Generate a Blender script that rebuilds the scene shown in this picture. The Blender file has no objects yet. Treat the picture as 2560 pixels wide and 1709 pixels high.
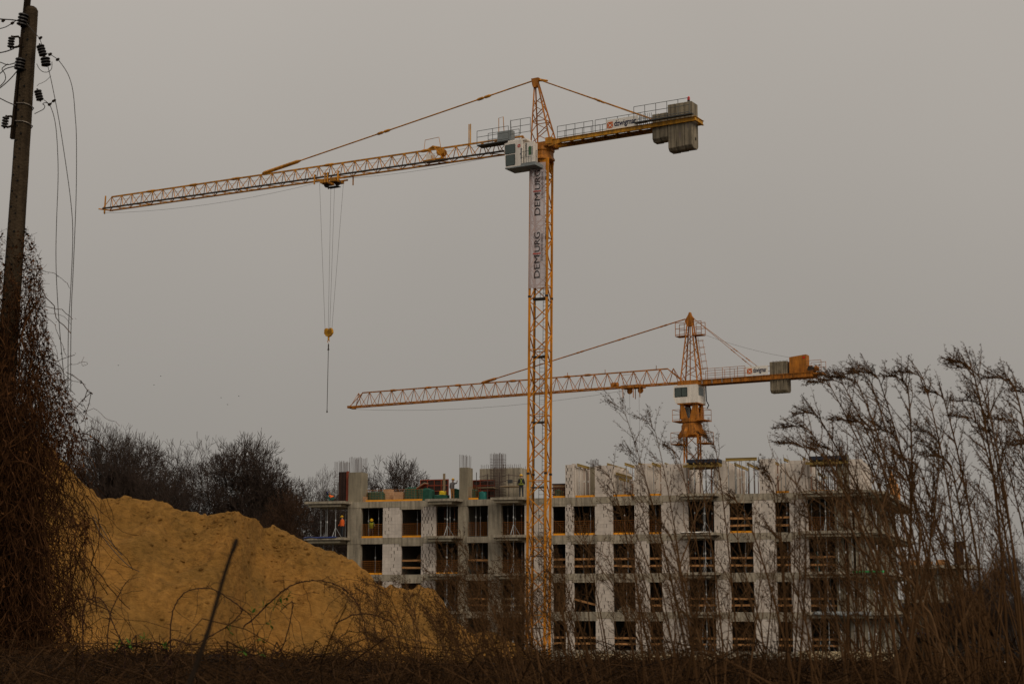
import bpy, math, random
from mathutils import Vector as V, Matrix, noise as mnoise
R = math.radians
SC = bpy.context.scene
COL = SC.collection

# ------------------------------------------------------------------ camera
F, PX, PY, HOR, ZC = 4000.0, 1280.0, 854.5, 1500.0, 5.0      # focal length in photo pixels, centre, horizon row, eye height
PITCH = math.atan((HOR - PY) / F)
cam = bpy.data.cameras.new('camera')
cam.sensor_width = 36; cam.lens = 36 * F / 2560
cam.clip_start = 0.2; cam.clip_end = 6000
cam.dof.use_dof = True; cam.dof.focus_distance = 122; cam.dof.aperture_fstop = 6.3
camo = bpy.data.objects.new('camera', cam); COL.objects.link(camo)
camo.location = (0, 0, ZC); camo.rotation_euler = (R(90) + PITCH, 0, 0)
SC.camera = camo

# ------------------------------------------------------------------ sky, sun, exposure
SUN = V((0.5, -0.7, 0.6)).normalized()
w = bpy.data.worlds.new('World'); SC.world = w; w.use_nodes = True
nt = w.node_tree; nt.nodes.clear()
def N(t, typ, **kw):
    n = t.nodes.new(typ)
    for k, v in kw.items(): setattr(n, k, v)
    return n
tc = N(nt, 'ShaderNodeTexCoord'); sep = N(nt, 'ShaderNodeSeparateXYZ')
nt.links.new(tc.outputs['Generated'], sep.inputs[0])
mr = N(nt, 'ShaderNodeMapRange'); mr.inputs[1].default_value = 0; mr.inputs[2].default_value = 1
mr.inputs[3].default_value = 0.275; mr.inputs[4].default_value = 0.75
nt.links.new(sep.outputs[2], mr.inputs[0])
cn = N(nt, 'ShaderNodeTexNoise'); cn.inputs['Scale'].default_value = 2.2; cn.inputs['Detail'].default_value = 3
nt.links.new(tc.outputs['Generated'], cn.inputs['Vector'])
cm = N(nt, 'ShaderNodeMapRange'); cm.inputs[3].default_value = 0.955; cm.inputs[4].default_value = 1.045
cm.inputs[1].default_value = 0.3; cm.inputs[2].default_value = 0.7
nt.links.new(cn.outputs[0], cm.inputs[0])
mul = N(nt, 'ShaderNodeMath', operation='MULTIPLY')
nt.links.new(mr.outputs[0], mul.inputs[0]); nt.links.new(cm.outputs[0], mul.inputs[1])
vs = N(nt, 'ShaderNodeVectorMath', operation='SCALE'); vs.inputs[0].default_value = (1.0, 0.923, 0.832)
nt.links.new(mul.outputs[0], vs.inputs['Scale'])
bg = N(nt, 'ShaderNodeBackground'); bg.inputs[1].default_value = 1.0
nt.links.new(vs.outputs[0], bg.inputs[0])
sky = N(nt, 'ShaderNodeTexSky', sky_type='NISHITA'); sky.sun_disc = False
sky.sun_elevation = math.asin(SUN.z); sky.sun_rotation = math.atan2(SUN.x, SUN.y)
bg2 = N(nt, 'ShaderNodeBackground'); bg2.inputs[1].default_value = 0.05
nt.links.new(sky.outputs[0], bg2.inputs[0])
mx = N(nt, 'ShaderNodeMixShader'); mx.inputs[0].default_value = 0.04        # thick cloud over a faint clear sky
nt.links.new(bg.outputs[0], mx.inputs[1]); nt.links.new(bg2.outputs[0], mx.inputs[2])
wo = N(nt, 'ShaderNodeOutputWorld'); nt.links.new(mx.outputs[0], wo.inputs[0])
sl = bpy.data.lights.new('sun', 'SUN'); sl.energy = 1.15; sl.angle = R(35); sl.color = (1, .88, .72)
so = bpy.data.objects.new('sun', sl); COL.objects.link(so)
so.rotation_euler = (-SUN).to_track_quat('-Z', 'Y').to_euler(); so.location = (60, -60, 80)
vsn = SC.view_settings
vsn.view_transform = 'Standard'; vsn.look = 'None'; vsn.exposure = 0; vsn.gamma = 1; vsn.use_curve_mapping = False
SC.cycles.max_bounces = 5; SC.cycles.diffuse_bounces = 3; SC.cycles.glossy_bounces = 2; SC.cycles.transparent_max_bounces = 12
SC.cycles.use_denoising = True

# ------------------------------------------------------------------ measuring helpers (a photo pixel is a direction)
def ray(px, py):
    a = F * math.cos(PITCH) + (py - PY) * math.sin(PITCH)
    return (px - PX) / a, (F * math.sin(PITCH) - (py - PY) * math.cos(PITCH)) / a
def at(px, py, Y):
    x, z = ray(px, py); return V((x * Y, Y, ZC + z * Y))

# ------------------------------------------------------------------ materials
def mat(name, col, rough=.8, var=.15, scale=2.0, metal=0, bump=0, bscale=30, island=0, orand=0, streak=0, alpha=1, spec=.3, speck=0):
    m = bpy.data.materials.new(name); m.use_nodes = True; t = m.node_tree; b = t.nodes['Principled BSDF']
    L = t.links.new
    b.inputs['Roughness'].default_value = rough; b.inputs['Metallic'].default_value = metal
    b.inputs['Specular IOR Level'].default_value = spec
    g = N(t, 'ShaderNodeNewGeometry')
    fac = None
    def combine(sock):
        nonlocal fac
        if fac is None: fac = sock
        else:
            q = N(t, 'ShaderNodeMath', operation='MULTIPLY'); L(fac, q.inputs[0]); L(sock, q.inputs[1]); fac = q.outputs[0]
    def rng(sock, a, lo=.3, hi=.7):
        q = N(t, 'ShaderNodeMapRange'); q.inputs[1].default_value = lo; q.inputs[2].default_value = hi
        q.inputs[3].default_value = 1 - a; q.inputs[4].default_value = 1 + a; L(sock, q.inputs[0]); return q.outputs[0]
    if var:
        n = N(t, 'ShaderNodeTexNoise'); n.inputs['Scale'].default_value = scale; n.inputs['Detail'].default_value = 6
        n.inputs['Roughness'].default_value = .65
        L(g.outputs['Position'], n.inputs['Vector']); combine(rng(n.outputs[0], var))
    if streak:
        mp = N(t, 'ShaderNodeMapping'); mp.inputs['Scale'].default_value = (3, 3, .25); L(g.outputs['Position'], mp.inputs[0])
        n = N(t, 'ShaderNodeTexNoise'); n.inputs['Scale'].default_value = 1.6; n.inputs['Detail'].default_value = 5
        L(mp.outputs[0], n.inputs['Vector']); combine(rng(n.outputs[0], streak, .38, .62))
    if speck:
        n = N(t, 'ShaderNodeTexNoise'); n.inputs['Scale'].default_value = scale * 9; n.inputs['Detail'].default_value = 3
        L(g.outputs['Position'], n.inputs['Vector']); combine(rng(n.outputs[0], speck, .35, .65))
    if island: combine(rng(g.outputs['Random Per Island'], island, 0, 1))
    if orand:
        oi = N(t, 'ShaderNodeObjectInfo'); combine(rng(oi.outputs['Random'], orand, 0, 1))
    if fac is not None:
        s = N(t, 'ShaderNodeVectorMath', operation='SCALE'); s.inputs[0].default_value = col; L(fac, s.inputs['Scale'])
        L(s.outputs[0], b.inputs['Base Color'])
    else: b.inputs['Base Color'].default_value = (*col, 1)
    if bump:
        n = N(t, 'ShaderNodeTexNoise'); n.inputs['Scale'].default_value = bscale; n.inputs['Detail'].default_value = 5
        L(g.outputs['Position'], n.inputs['Vector'])
        q = N(t, 'ShaderNodeBump'); q.inputs['Strength'].default_value = bump; q.inputs['Distance'].default_value = .05
        L(n.outputs[0], q.inputs['Height']); L(q.outputs[0], b.inputs['Normal'])
    if alpha < 1: b.inputs['Alpha'].default_value = alpha
    return m
M = {}
M['yellow'] = mat('crane_yellow_paint', (.46, .19, .013), .55, .28, 1.4, streak=.28)
M['mastyel'] = mat('mast_yellow_paint', (.56, .205, .008), .55, .26, 1.2, streak=.28)
M['orange'] = mat('crane_orange_paint', (.35, .122, .011), .6, .32, 1.5, streak=.3)
M['beam'] = mat('jib_beam_paint', (.46, .215, .010), .55, .28, 1.4, streak=.3)
M['darkbrown'] = mat('dark_brown_steel', (.035, .024, .016), .6, .3, 2)
M['grey'] = mat('galvanised_grey', (.13, .135, .13), .6, .2, 3, metal=.2)
M['darkgrey'] = mat('dark_grey_steel', (.05, .052, .052), .6, .2, 3)
M['boxgrey'] = mat('cabinet_grey', (.23, .25, .25), .5, .12, 2)
M['rope'] = mat('wire_rope', (.10, .09, .08), .7, 0)
M['white'] = mat('cab_white_paint', (.74, .68, .61), .45, .08, 2, streak=.1)
M['glass'] = mat('cab_glass', (.055, .075, .068), .12, .25, 1.5, spec=.6)
M['greenglass'] = mat('cab_green_glass', (.02, .10, .02), .12, .25, 1.5, spec=.6)
M['rubber'] = mat('black_rubber', (.012, .012, .012), .7, 0, spec=.04)
M['red'] = mat('beacon_red', (.65, .01, .008), .3, 0)
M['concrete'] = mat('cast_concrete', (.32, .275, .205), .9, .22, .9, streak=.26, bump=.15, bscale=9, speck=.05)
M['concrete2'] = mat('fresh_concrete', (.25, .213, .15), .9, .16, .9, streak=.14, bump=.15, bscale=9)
M['cw'] = mat('counterweight_concrete', (.20, .165, .115), .9, .25, 1.6, streak=.3, bump=.2, bscale=8)
M['floor'] = mat('raw_slab_concrete', (.30, .275, .225), .9, .18, .7, streak=.1, bump=.1, bscale=6)
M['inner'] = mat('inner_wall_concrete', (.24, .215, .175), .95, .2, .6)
M['block'] = mat('silicate_block', (.60, .525, .455), .92, .09, 1.3, orand=.07, island=.07, bump=.25, bscale=14, streak=.06)
M['mortar'] = mat('mortar_bed', (.13, .105, .085), .95, .15, 3)
M['plank'] = mat('pine_plank', (.42, .205, .075), .8, .25, 2.5, orand=.18, streak=.1)
M['oldplank'] = mat('weathered_plank', (.30, .22, .135), .85, .25, 2.5, orand=.2)
M['cream'] = mat('cream_board', (.55, .43, .26), .85, .12, 1.5)
M['mesh'] = mat('orange_mesh_wire', (.42, .14, .015), .6, .1, 4)
M['toe'] = mat('orange_toe_board', (.78, .31, .014), .6, .12, 3, orand=.1)
M['h20'] = mat('yellow_timber_beam', (.30, .20, .055), .75, .22, 2, orand=.15)
M['formred'] = mat('red_formwork_steel', (.27, .052, .022), .6, .3, 2)
M['formply'] = mat('brown_formwork_ply', (.04, .018, .012), .55, .35, 2, streak=.3)
M['formorange'] = mat('orange_formwork_ply', (.52, .21, .045), .7, .2, 2)
M['ply'] = mat('dark_blue_ply_edge', (.02, .025, .04), .6, .3, 2)
M['green'] = mat('green_tarp', (.012, .075, .048), .6, .25, 3)
M['green2'] = mat('bright_green_tarp', (.03, .30, .08), .55, .2, 3)
M['teal'] = mat('teal_paint', (.02, .16, .14), .6, .25, 3)
M['blue'] = mat('blue_tarp', (.012, .028, .13), .5, .3, 3)
M['beige'] = mat('beige_board', (.50, .30, .17), .8, .2, 3)
M['ybag'] = mat('yellow_sack', (.72, .50, .015), .6, .1, 3)
M['prop'] = mat('steel_prop', (.36, .37, .37), .45, .25, 3, metal=.4, orand=.25)
M['proprust'] = mat('rusty_prop', (.20, .09, .05), .8, .3, 3, orand=.25)
M['collar'] = mat('prop_collar', (.62, .62, .60), .4, .1, 3, metal=.3)
M['rebar'] = mat('rebar_steel', (.085, .055, .045), .8, .2, 3)
M['scaff'] = mat('scaffold_tube', (.075, .05, .045), .7, .2, 3)
M['banner'] = mat('mesh_banner', (.50, .42, .42), .9, .07, .8, alpha=.82)
M['signw'] = mat('sign_white', (.78, .73, .66), .6, .07, 3)
M['ink'] = mat('sign_dark_blue', (.012, .012, .05), .7, 0)
M['black'] = mat('print_black', (.018, .014, .014), .8, 0)
M['logo'] = mat('logo_orange', (.58, .13, .03), .7, .12, 5)
M['logored'] = mat('logo_red', (.48, .05, .03), .7, 0)
M['fade'] = mat('faded_print', (.16, .12, .12), .8, 0)
M['pole'] = mat('pole_concrete', (.048, .034, .021), .95, .3, 5, streak=.3, bump=.5, bscale=30, speck=.12, spec=.04)
M['iron'] = mat('rusty_iron', (.022, .015, .010), .8, .3, 4, spec=.04)
M['ceramic'] = mat('brown_porcelain', (.016, .012, .010), .35, .2, 6)
M['wire'] = mat('weathered_wire', (.055, .048, .042), .7, 0)
M['band'] = mat('steel_band', (.20, .17, .14), .5, .1, 4, metal=.4)
M['bark'] = mat('tree_bark', (.036, .026, .020), .95, .2, 2, island=.25, spec=.04)
M['twig'] = mat('tree_twigs', (.048, .034, .027), .95, 0, island=.3, spec=.04)
M['twig2'] = mat('rusty_twigs', (.060, .034, .021), .95, 0, island=.35, spec=.04)
M['stalk'] = mat('dry_stalk', (.078, .040, .017), .9, .2, 4, island=.5, spec=.04)
M['seed'] = mat('dry_seed_heads', (.052, .027, .012), .95, 0, island=.45, spec=.04)
M['wood'] = mat('pale_branch_bark', (.12, .066, .031), .9, .3, 7, island=.12, spec=.04)
M['cane'] = mat('bramble_cane', (.032, .016, .012), .85, .25, 6, island=.2, spec=.04)
M['leaf'] = mat('young_green_leaf', (.06, .13, .02), .7, .2, 9, island=.3, spec=.04)
M['vine'] = mat('dry_vine', (.050, .022, .009), .9, .2, 3, island=.7, spec=.04)
M['vleaf'] = mat('withered_leaf', (.072, .030, .010), .9, .2, 3, island=.7, spec=.04)
M['brush'] = mat('dry_brush_twigs', (.037, .019, .0082), .9, .2, 3, island=.85, spec=.04)
M['soil'] = mat('dark_leaf_litter', (.008, .005, .003), .98, .5, 4, bump=.6, bscale=9, spec=.04)
M['skin'] = mat('skin', (.42, .24, .16), .6, 0)
M['helmet'] = mat('yellow_helmet', (.75, .42, .02), .35, 0)
M['hiorange'] = mat('hi_vis_orange', (.85, .14, .02), .7, .12, 9)
M['hiyellow'] = mat('hi_vis_yellow', (.45, .50, .04), .7, .12, 9)
M['darkcloth'] = mat('dark_work_clothes', (.018, .02, .024), .9, .2, 9)
M['greycloth'] = mat('grey_work_shirt', (.16, .145, .14), .9, .15, 9)
M['tan'] = mat('tan_work_trousers', (.38, .17, .05), .9, .15, 9)
M['bird'] = mat('bird_feathers', (.02, .018, .016), .9, 0)

def sand_material():
    m = bpy.data.materials.new('damp_yellow_sand'); m.use_nodes = True; t = m.node_tree; b = t.nodes['Principled BSDF']; L = t.links.new
    b.inputs['Roughness'].default_value = .95; b.inputs['Specular IOR Level'].default_value = .1
    g = N(t, 'ShaderNodeNewGeometry')
    n1 = N(t, 'ShaderNodeTexNoise'); n1.inputs['Scale'].default_value = .35; n1.inputs['Detail'].default_value = 4
    n2 = N(t, 'ShaderNodeTexNoise'); n2.inputs['Scale'].default_value = 3.2; n2.inputs['Detail'].default_value = 8; n2.inputs['Roughness'].default_value = .7
    for n in (n1, n2): L(g.outputs['Position'], n.inputs['Vector'])
    r1 = N(t, 'ShaderNodeValToRGB'); e = r1.color_ramp.elements
    e[0].position = .36; e[0].color = (.29, .152, .038, 1); e[1].position = .66; e[1].color = (.43, .208, .048, 1)
    r2 = N(t, 'ShaderNodeMapRange'); r2.inputs[1].default_value = .3; r2.inputs[2].default_value = .7; r2.inputs[3].default_value = .66; r2.inputs[4].default_value = 1.24
    L(n1.outputs[0], r1.inputs[0]); L(n2.outputs[0], r2.inputs[0])
    s = N(t, 'ShaderNodeVectorMath', operation='SCALE'); L(r1.outputs[0], s.inputs[0]); L(r2.outputs[0], s.inputs['Scale'])
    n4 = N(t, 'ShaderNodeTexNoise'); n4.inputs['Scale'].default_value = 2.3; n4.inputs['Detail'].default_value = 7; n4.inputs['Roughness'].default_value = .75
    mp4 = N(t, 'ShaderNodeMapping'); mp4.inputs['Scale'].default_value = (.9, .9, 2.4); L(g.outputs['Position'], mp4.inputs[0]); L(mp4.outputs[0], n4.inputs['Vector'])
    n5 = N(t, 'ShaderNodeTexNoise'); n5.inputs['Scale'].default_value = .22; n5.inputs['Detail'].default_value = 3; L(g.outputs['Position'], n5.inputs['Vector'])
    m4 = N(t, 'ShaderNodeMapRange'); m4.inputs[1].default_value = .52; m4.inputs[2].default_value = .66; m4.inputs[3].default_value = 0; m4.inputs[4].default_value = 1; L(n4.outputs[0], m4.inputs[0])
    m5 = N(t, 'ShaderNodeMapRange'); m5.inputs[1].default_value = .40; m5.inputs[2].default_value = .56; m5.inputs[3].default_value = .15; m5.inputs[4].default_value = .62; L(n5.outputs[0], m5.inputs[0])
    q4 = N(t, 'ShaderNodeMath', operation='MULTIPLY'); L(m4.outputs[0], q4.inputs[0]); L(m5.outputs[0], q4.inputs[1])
    mixd = N(t, 'ShaderNodeMix', data_type='RGBA'); L(q4.outputs[0], mixd.inputs['Factor']); L(s.outputs[0], mixd.inputs['A']); mixd.inputs['B'].default_value = (.11, .058, .017, 1)     # damp crumbs, dark colour that also paints in shade for the relief
    L(mixd.outputs['Result'], b.inputs['Base Color'])
    n3 = N(t, 'ShaderNodeTexNoise'); n3.inputs['Scale'].default_value = 2.6; n3.inputs['Detail'].default_value = 9; n3.inputs['Roughness'].default_value = .72
    mp = N(t, 'ShaderNodeMapping'); mp.inputs['Scale'].default_value = (.8, 1, 1.7); L(g.outputs['Position'], mp.inputs[0]); L(mp.outputs[0], n3.inputs['Vector'])
    q = N(t, 'ShaderNodeBump'); q.inputs['Strength'].default_value = 1; q.inputs['Distance'].default_value = .34
    L(n3.outputs[0], q.inputs['Height']); L(q.outputs[0], b.inputs['Normal'])
    return m
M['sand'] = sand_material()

# ------------------------------------------------------------------ mesh helpers
ORG = {}
def perp(d):
    d = d.normalized(); a = V((0, 0, 1)) if abs(d.z) < .9 else V((1, 0, 0))
    s = d.cross(a).normalized(); return s, s.cross(d).normalized()
class MB:
    def __init__(s): s.v = []; s.f = []
    def add(s, vs, fs):
        o = len(s.v); s.v += [tuple(p) for p in vs]; s.f += [tuple(i + o for i in f) for f in fs]; return s
    def box(s, c, size, ax=None):
        x, y, z = ax or (V((1, 0, 0)), V((0, 1, 0)), V((0, 0, 1))); c = V(c); hx, hy, hz = (q / 2 for q in size)
        return s.add([c + x * (i * hx) + y * (j * hy) + z * (k * hz) for k in (-1, 1) for j in (-1, 1) for i in (-1, 1)],
                     [(0, 2, 3, 1), (4, 5, 7, 6), (0, 1, 5, 4), (2, 6, 7, 3), (0, 4, 6, 2), (1, 3, 7, 5)])
    def bar(s, p, q, wd, ht=None):
        p, q = V(p), V(q); d = q - p; a, b = perp(d)
        return s.box((p + q) / 2, (d.length, wd, ht or wd), (d.normalized(), a, b))
    def tube(s, pts, rad, n=6, cap=True):
        pts = [V(p) for p in pts]; k = len(pts)
        if not isinstance(rad, (list, tuple)): rad = [rad] * k
        vs, fs = [], []; pa = None
        for i, p in enumerate(pts):
            d = (pts[min(i + 1, k - 1)] - pts[max(i - 1, 0)])
            if d.length < 1e-9: d = V((0, 0, 1))
            if pa is None: a, b = perp(d)
            else:
                dn = d.normalized(); a = (pa - dn * pa.dot(dn))
                a = a.normalized() if a.length > 1e-6 else perp(d)[0]; b = a.cross(dn)
            pa = a
            for j in range(n):
                t = 2 * math.pi * j / n; vs.append(p + (a * math.cos(t) + b * math.sin(t)) * rad[i])
        for i in range(k - 1):
            for j in range(n):
                j2 = (j + 1) % n; fs.append((i * n + j, i * n + j2, (i + 1) * n + j2, (i + 1) * n + j))
        if cap: fs.append(tuple(range(n - 1, -1, -1))); fs.append(tuple((k - 1) * n + j for j in range(n)))
        return s.add(vs, fs)
    def prism(s, poly, ex):
        poly = [V(p) for p in poly]; ex = V(ex); k = len(poly)
        fs = [tuple(range(k - 1, -1, -1)), tuple(range(k, 2 * k))] + [(i, (i + 1) % k, k + (i + 1) % k, k + i) for i in range(k)]
        return s.add(poly + [p + ex for p in poly], fs)
    def lathe(s, c, prof, ax=V((0, 0, 1)), n=12):
        a, b = perp(ax); c = V(c); vs, fs = [], []
        for (r, h) in prof:
            for j in range(n):
                t = 2 * math.pi * j / n; vs.append(c + ax * h + (a * math.cos(t) + b * math.sin(t)) * r)
        for i in range(len(prof) - 1):
            for j in range(n):
                j2 = (j + 1) % n; fs.append((i * n + j, i * n + j2, (i + 1) * n + j2, (i + 1) * n + j))
        fs.append(tuple(range(n - 1, -1, -1))); fs.append(tuple((len(prof) - 1) * n + j for j in range(n)))
        return s.add(vs, fs)
    def build(s, name, m, parent=None, origin=None, smooth=False, kind=None):
        o = ORG[parent.name] if parent is not None else V(origin or (0, 0, 0))
        me = bpy.data.meshes.new(name); me.from_pydata([(p[0] - o[0], p[1] - o[1], p[2] - o[2]) for p in s.v], [], s.f)
        me.materials.append(M[m] if isinstance(m, str) else m)
        if smooth: me.shade_smooth()
        ob = bpy.data.objects.new(name, me); COL.objects.link(ob)
        if parent is not None: ob.parent = parent
        else: ob.location = o
        ORG[ob.name] = V(o)
        if kind: ob['kind'] = kind
        return ob
def tag(o, label=None, cat=None, group=None, kind=None):
    if label: o['label'] = label
    if cat: o['category'] = cat
    if group: o['group'] = group
    if kind: o['kind'] = kind
    return o
def thing(name, label, cat, loc, group=None):
    o = bpy.data.objects.new(name, None); COL.objects.link(o); o.location = loc; o.empty_display_size = .2
    ORG[o.name] = V(loc); return tag(o, label, cat, group)
def text2d(body, size=1.0, bold=0.0):
    cu = bpy.data.curves.new('lettering', 'FONT'); cu.body = body; cu.size = size; cu.offset = bold
    ob = bpy.data.objects.new('lettering', cu); COL.objects.link(ob)
    me = bpy.data.meshes.new_from_object(ob.evaluated_get(bpy.context.evaluated_depsgraph_get()))
    vs = [tuple(v.co) for v in me.vertices]; fs = [tuple(p.vertices) for p in me.polygons]
    bpy.data.objects.remove(ob); bpy.data.curves.remove(cu); bpy.data.meshes.remove(me)
    x0 = min(v[0] for v in vs); x1 = max(v[0] for v in vs); y0 = min(v[1] for v in vs); y1 = max(v[1] for v in vs)
    return vs, fs, (x0, x1, y0, y1)
def lettering(name, body, m, parent, p0, right, up, length, height, bold=.0, lift=V((0, 0, 0))):
    """text as a thin print lying in the plane right/up, scaled to length x height, starting at p0 (lower left)"""
    vs, fs, (x0, x1, y0, y1) = T2[body]
    b = MB(); b.add([V(p0) + right * ((v[0] - x0) / (x1 - x0) * length) + up * ((v[1] - y0) / (y1 - y0) * height) + lift for v in vs], fs)
    return b.build(name, m, parent)
def company_word():
    vs, fs, bb = text2d('dzwigmar', 1, .022); zc = (text2d('dz', 1, 0)[2][1] + text2d('d', 1, 0)[2][1]) / 2 + .02
    k = len(vs); vs = vs + [(zc - .05, .60, 0), (zc + .02, .60, 0), (zc + .14, .76, 0), (zc + .03, .76, 0)]; fs = fs + [(k, k + 1, k + 2, k + 3)]
    return vs, fs, bb
T2 = {'dźwigmar': company_word(), 'DEM': text2d('DEM', 1, 0.0), 'URG': text2d('URG', 1, 0.0)}
ORD = ['first', 'second', 'third', 'fourth', 'fifth', 'sixth', 'seventh', 'eighth', 'ninth', 'tenth', 'eleventh', 'twelfth', 'thirteenth', 'fourteenth', 'fifteenth', 'sixteenth', 'seventeenth', 'eighteenth', 'nineteenth', 'twentieth'] + ['twenty-' + q for q in ('first', 'second', 'third', 'fourth', 'fifth', 'sixth', 'seventh', 'eighth', 'ninth')]

# ------------------------------------------------------------------ ground
def ground_z(x, y):
    if y < 5: z = 3.2
    elif y < 16: z = 3.2 + 1.12 * (y - 5) / 11
    elif y < 18: z = 4.32
    elif y < 42: q = (y - 18) / 24; z = 4.32 * (1 - q * q * (3 - 2 * q))
    else: z = 0
    if y < 42: z += .07 * mnoise.noise(V((x * .7, y * .7, 0))) + .10 * mnoise.noise(V((x * .33, 3.3, 0))) + .03 * mnoise.noise(V((x * 2.6, y * 2.6, 0)))
    return z
ys = [-60, -20, 0, 4, 7, 9, 11, 12.5, 14, 15, 16, 17, 18, 19, 20.5, 22, 24, 27, 30, 34, 38, 42, 50, 60, 80, 100, 125, 150, 200, 300, 600, 1500, 3500]
xs = [-2500, -600, -200, -80, -40] + [i * .8 - 24 for i in range(61)] + [40, 80, 200, 600, 2500]
b = MB(); nx = len(xs)
b.add([(x, y, ground_z(x, y)) for y in ys for x in xs], [(j * nx + i, j * nx + i + 1, (j + 1) * nx + i + 1, (j + 1) * nx + i) for j in range(len(ys) - 1) for i in range(nx - 1)])
tag(b.build('ground', 'soil', smooth=True), 'dark soil bank falling away to the building site', kind='structure')

# ------------------------------------------------------------------ the building under construction
FA = math.atan2(12, 35.3)
FO = V((-15, 133, 0)); FE = V((math.cos(FA), -math.sin(FA), 0)); FI = V((math.sin(FA), math.cos(FA), 0)); UP = V((0, 0, 1))
FAX = (FE, FI, UP)
def fw(u, v, z): return FO + FE * u + FI * v + UP * z
def fu(px, py=1290, v=0.0):
    x, z = ray(px, py); o = FO + FI * v
    return (x * o.y - o.x) / (FE.x - x * FE.y)
def fuz(px, py, v=0.0):
    u = fu(px, py, v); p = fw(u, v, 0); return u, ZC + ray(px, py)[1] * p.y
def fbox(b, u0, u1, v0, v1, z0, z1): return b.box(fw((u0 + u1) / 2, (v0 + v1) / 2, (z0 + z1) / 2), (u1 - u0, v1 - v0, z1 - z0), FAX)
ZS = [13.0, 10.05, 7.07, 4.13, 1.2]              # slab tops, from the deck down
STOREY = ['top finished storey', 'second storey down', 'third storey down', 'lowest storey']
UEND = fu(2160); DEPTH = 24.0; BEAM = .5
bld = thing('apartment_building', 'unfinished apartment block of grey concrete slabs and white block piers', 'building', fw(22, 0, 0))
# bays: (name, left px, right px); piers between them: (left px, right px, kind)
BAYS = [(902, 957), (1003, 1053), (1089, 1145), (1168, 1220), (1253, 1311), (1381, 1413), (1433, 1487), (1531, 1586), (1621, 1653), (1720, 1785), (1823, 1881), (1938, 1974), (2020, 2086)]
PIERS = [(869, 902, 'c'), (957, 1003, 'b'), (1053, 1089, 'h'), (1145, 1168, 'c'), (1220, 1253, 'c'), (1311, 1381, 'b'), (1413, 1433, 'h'), (1487, 1531, 'b'), (1586, 1621, 'h'), (1653, 1720, 'b'), (1785, 1823, 'b'), (1881, 1938, 'b'), (1974, 2020, 'b'), (2086, 2160, 'c')]
BU = [(fu(a), fu(c)) for a, c in BAYS]; PU = [(fu(a), fu(c), k) for a, c, k in PIERS]
U0 = PU[0][0]
for i, z in enumerate(ZS):
    b = MB(); fbox(b, U0 + .05, UEND - .05, .28, DEPTH, z - .22, z); b.build('floor_slab', 'floor', bld)
    cuts = [U0, BU[2][0] - .3, BU[4][0] - .4, BU[5][0] - .6, BU[9][0] - .5, BU[12][0] - .4, UEND]
    for k in range(6):
        b = MB(); fbox(b, cuts[k] + (.004 if k else 0), cuts[k + 1] - .004, 0, .28, z - BEAM, z + .001); b.build('edge_beam', 'concrete', bld)
    b = MB(); fbox(b, UEND - .3, UEND + .02, .29, DEPTH, z - BEAM, z + .002); b.build('side_beam', 'concrete', bld)
    b = MB(); fbox(b, U0 - .02, U0 + .3, .29, DEPTH, z - BEAM, z + .002); b.build('side_beam', 'concrete', bld)
b = MB(); fbox(b, U0, UEND, .05, DEPTH, -.3, 1.2 - BEAM - .002); b.build('plinth', 'concrete2', bld)
for i in range(4):                                # unseen inner walls, added so the rooms behind the bays stay dark
    zt, zb = ZS[i] - .22, ZS[i + 1]
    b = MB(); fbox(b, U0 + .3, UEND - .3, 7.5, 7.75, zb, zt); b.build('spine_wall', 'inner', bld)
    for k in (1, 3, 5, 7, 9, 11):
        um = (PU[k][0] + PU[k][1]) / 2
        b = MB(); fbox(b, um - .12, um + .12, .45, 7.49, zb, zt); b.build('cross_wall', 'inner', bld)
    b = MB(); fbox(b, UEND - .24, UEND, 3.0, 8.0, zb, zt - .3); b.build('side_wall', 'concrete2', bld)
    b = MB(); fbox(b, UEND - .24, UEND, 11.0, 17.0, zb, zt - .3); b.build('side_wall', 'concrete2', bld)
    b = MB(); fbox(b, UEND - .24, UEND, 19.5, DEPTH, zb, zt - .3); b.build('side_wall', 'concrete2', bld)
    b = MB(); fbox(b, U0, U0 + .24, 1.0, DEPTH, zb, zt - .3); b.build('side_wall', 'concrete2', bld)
rnd = random.Random(4)
# masonry: every block is a piece; the nearest, largest 300 are objects, the rest one stuff part
unit = MB().box((0, 0, 0), (1, 1, 1))
ume = bpy.data.meshes.new('block'); ume.from_pydata(unit.v, [], unit.f); ume.materials.append(M['block'])
BLOCKS = []
def masonry(u0, u1, z0, z1, v0=.03, kind='b', rank=0, th=.24):
    n = max(1, round((z1 - z0) / .268)); ch = (z1 - z0) / n
    short = kind == 'h'
    gapcol = [rnd.uniform(.15, .85) for _ in range(2)]
    for r in range(n):
        L = .26 if short else .52
        u = u0; first = L * (.5 if r % 2 else 1.0) * rnd.uniform(.9, 1.1)
        while u < u1 - .03:
            ln = first if u == u0 else L * rnd.uniform(.92, 1.08)
            e = min(u + ln, u1)
            if u1 - e < .1: e = u1
            rel = (e - u0) / (u1 - u0)
            g = .006
            if e < u1:
                if short and rnd.random() < .62: g = rnd.uniform(.05, .085)
                elif not short and (min(abs(rel - q) for q in gapcol) < .16 and rnd.random() < .6): g = rnd.uniform(.04, .075)
            zz = z0 + r * ch
            hh = ch - .006
            dv = rnd.uniform(-.006, .006)
            BLOCKS.append((rank, (u + e - g) / 2, v0 + dv + th / 2, zz + hh / 2 + .004, e - g - u, th, hh))
            u = e
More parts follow.
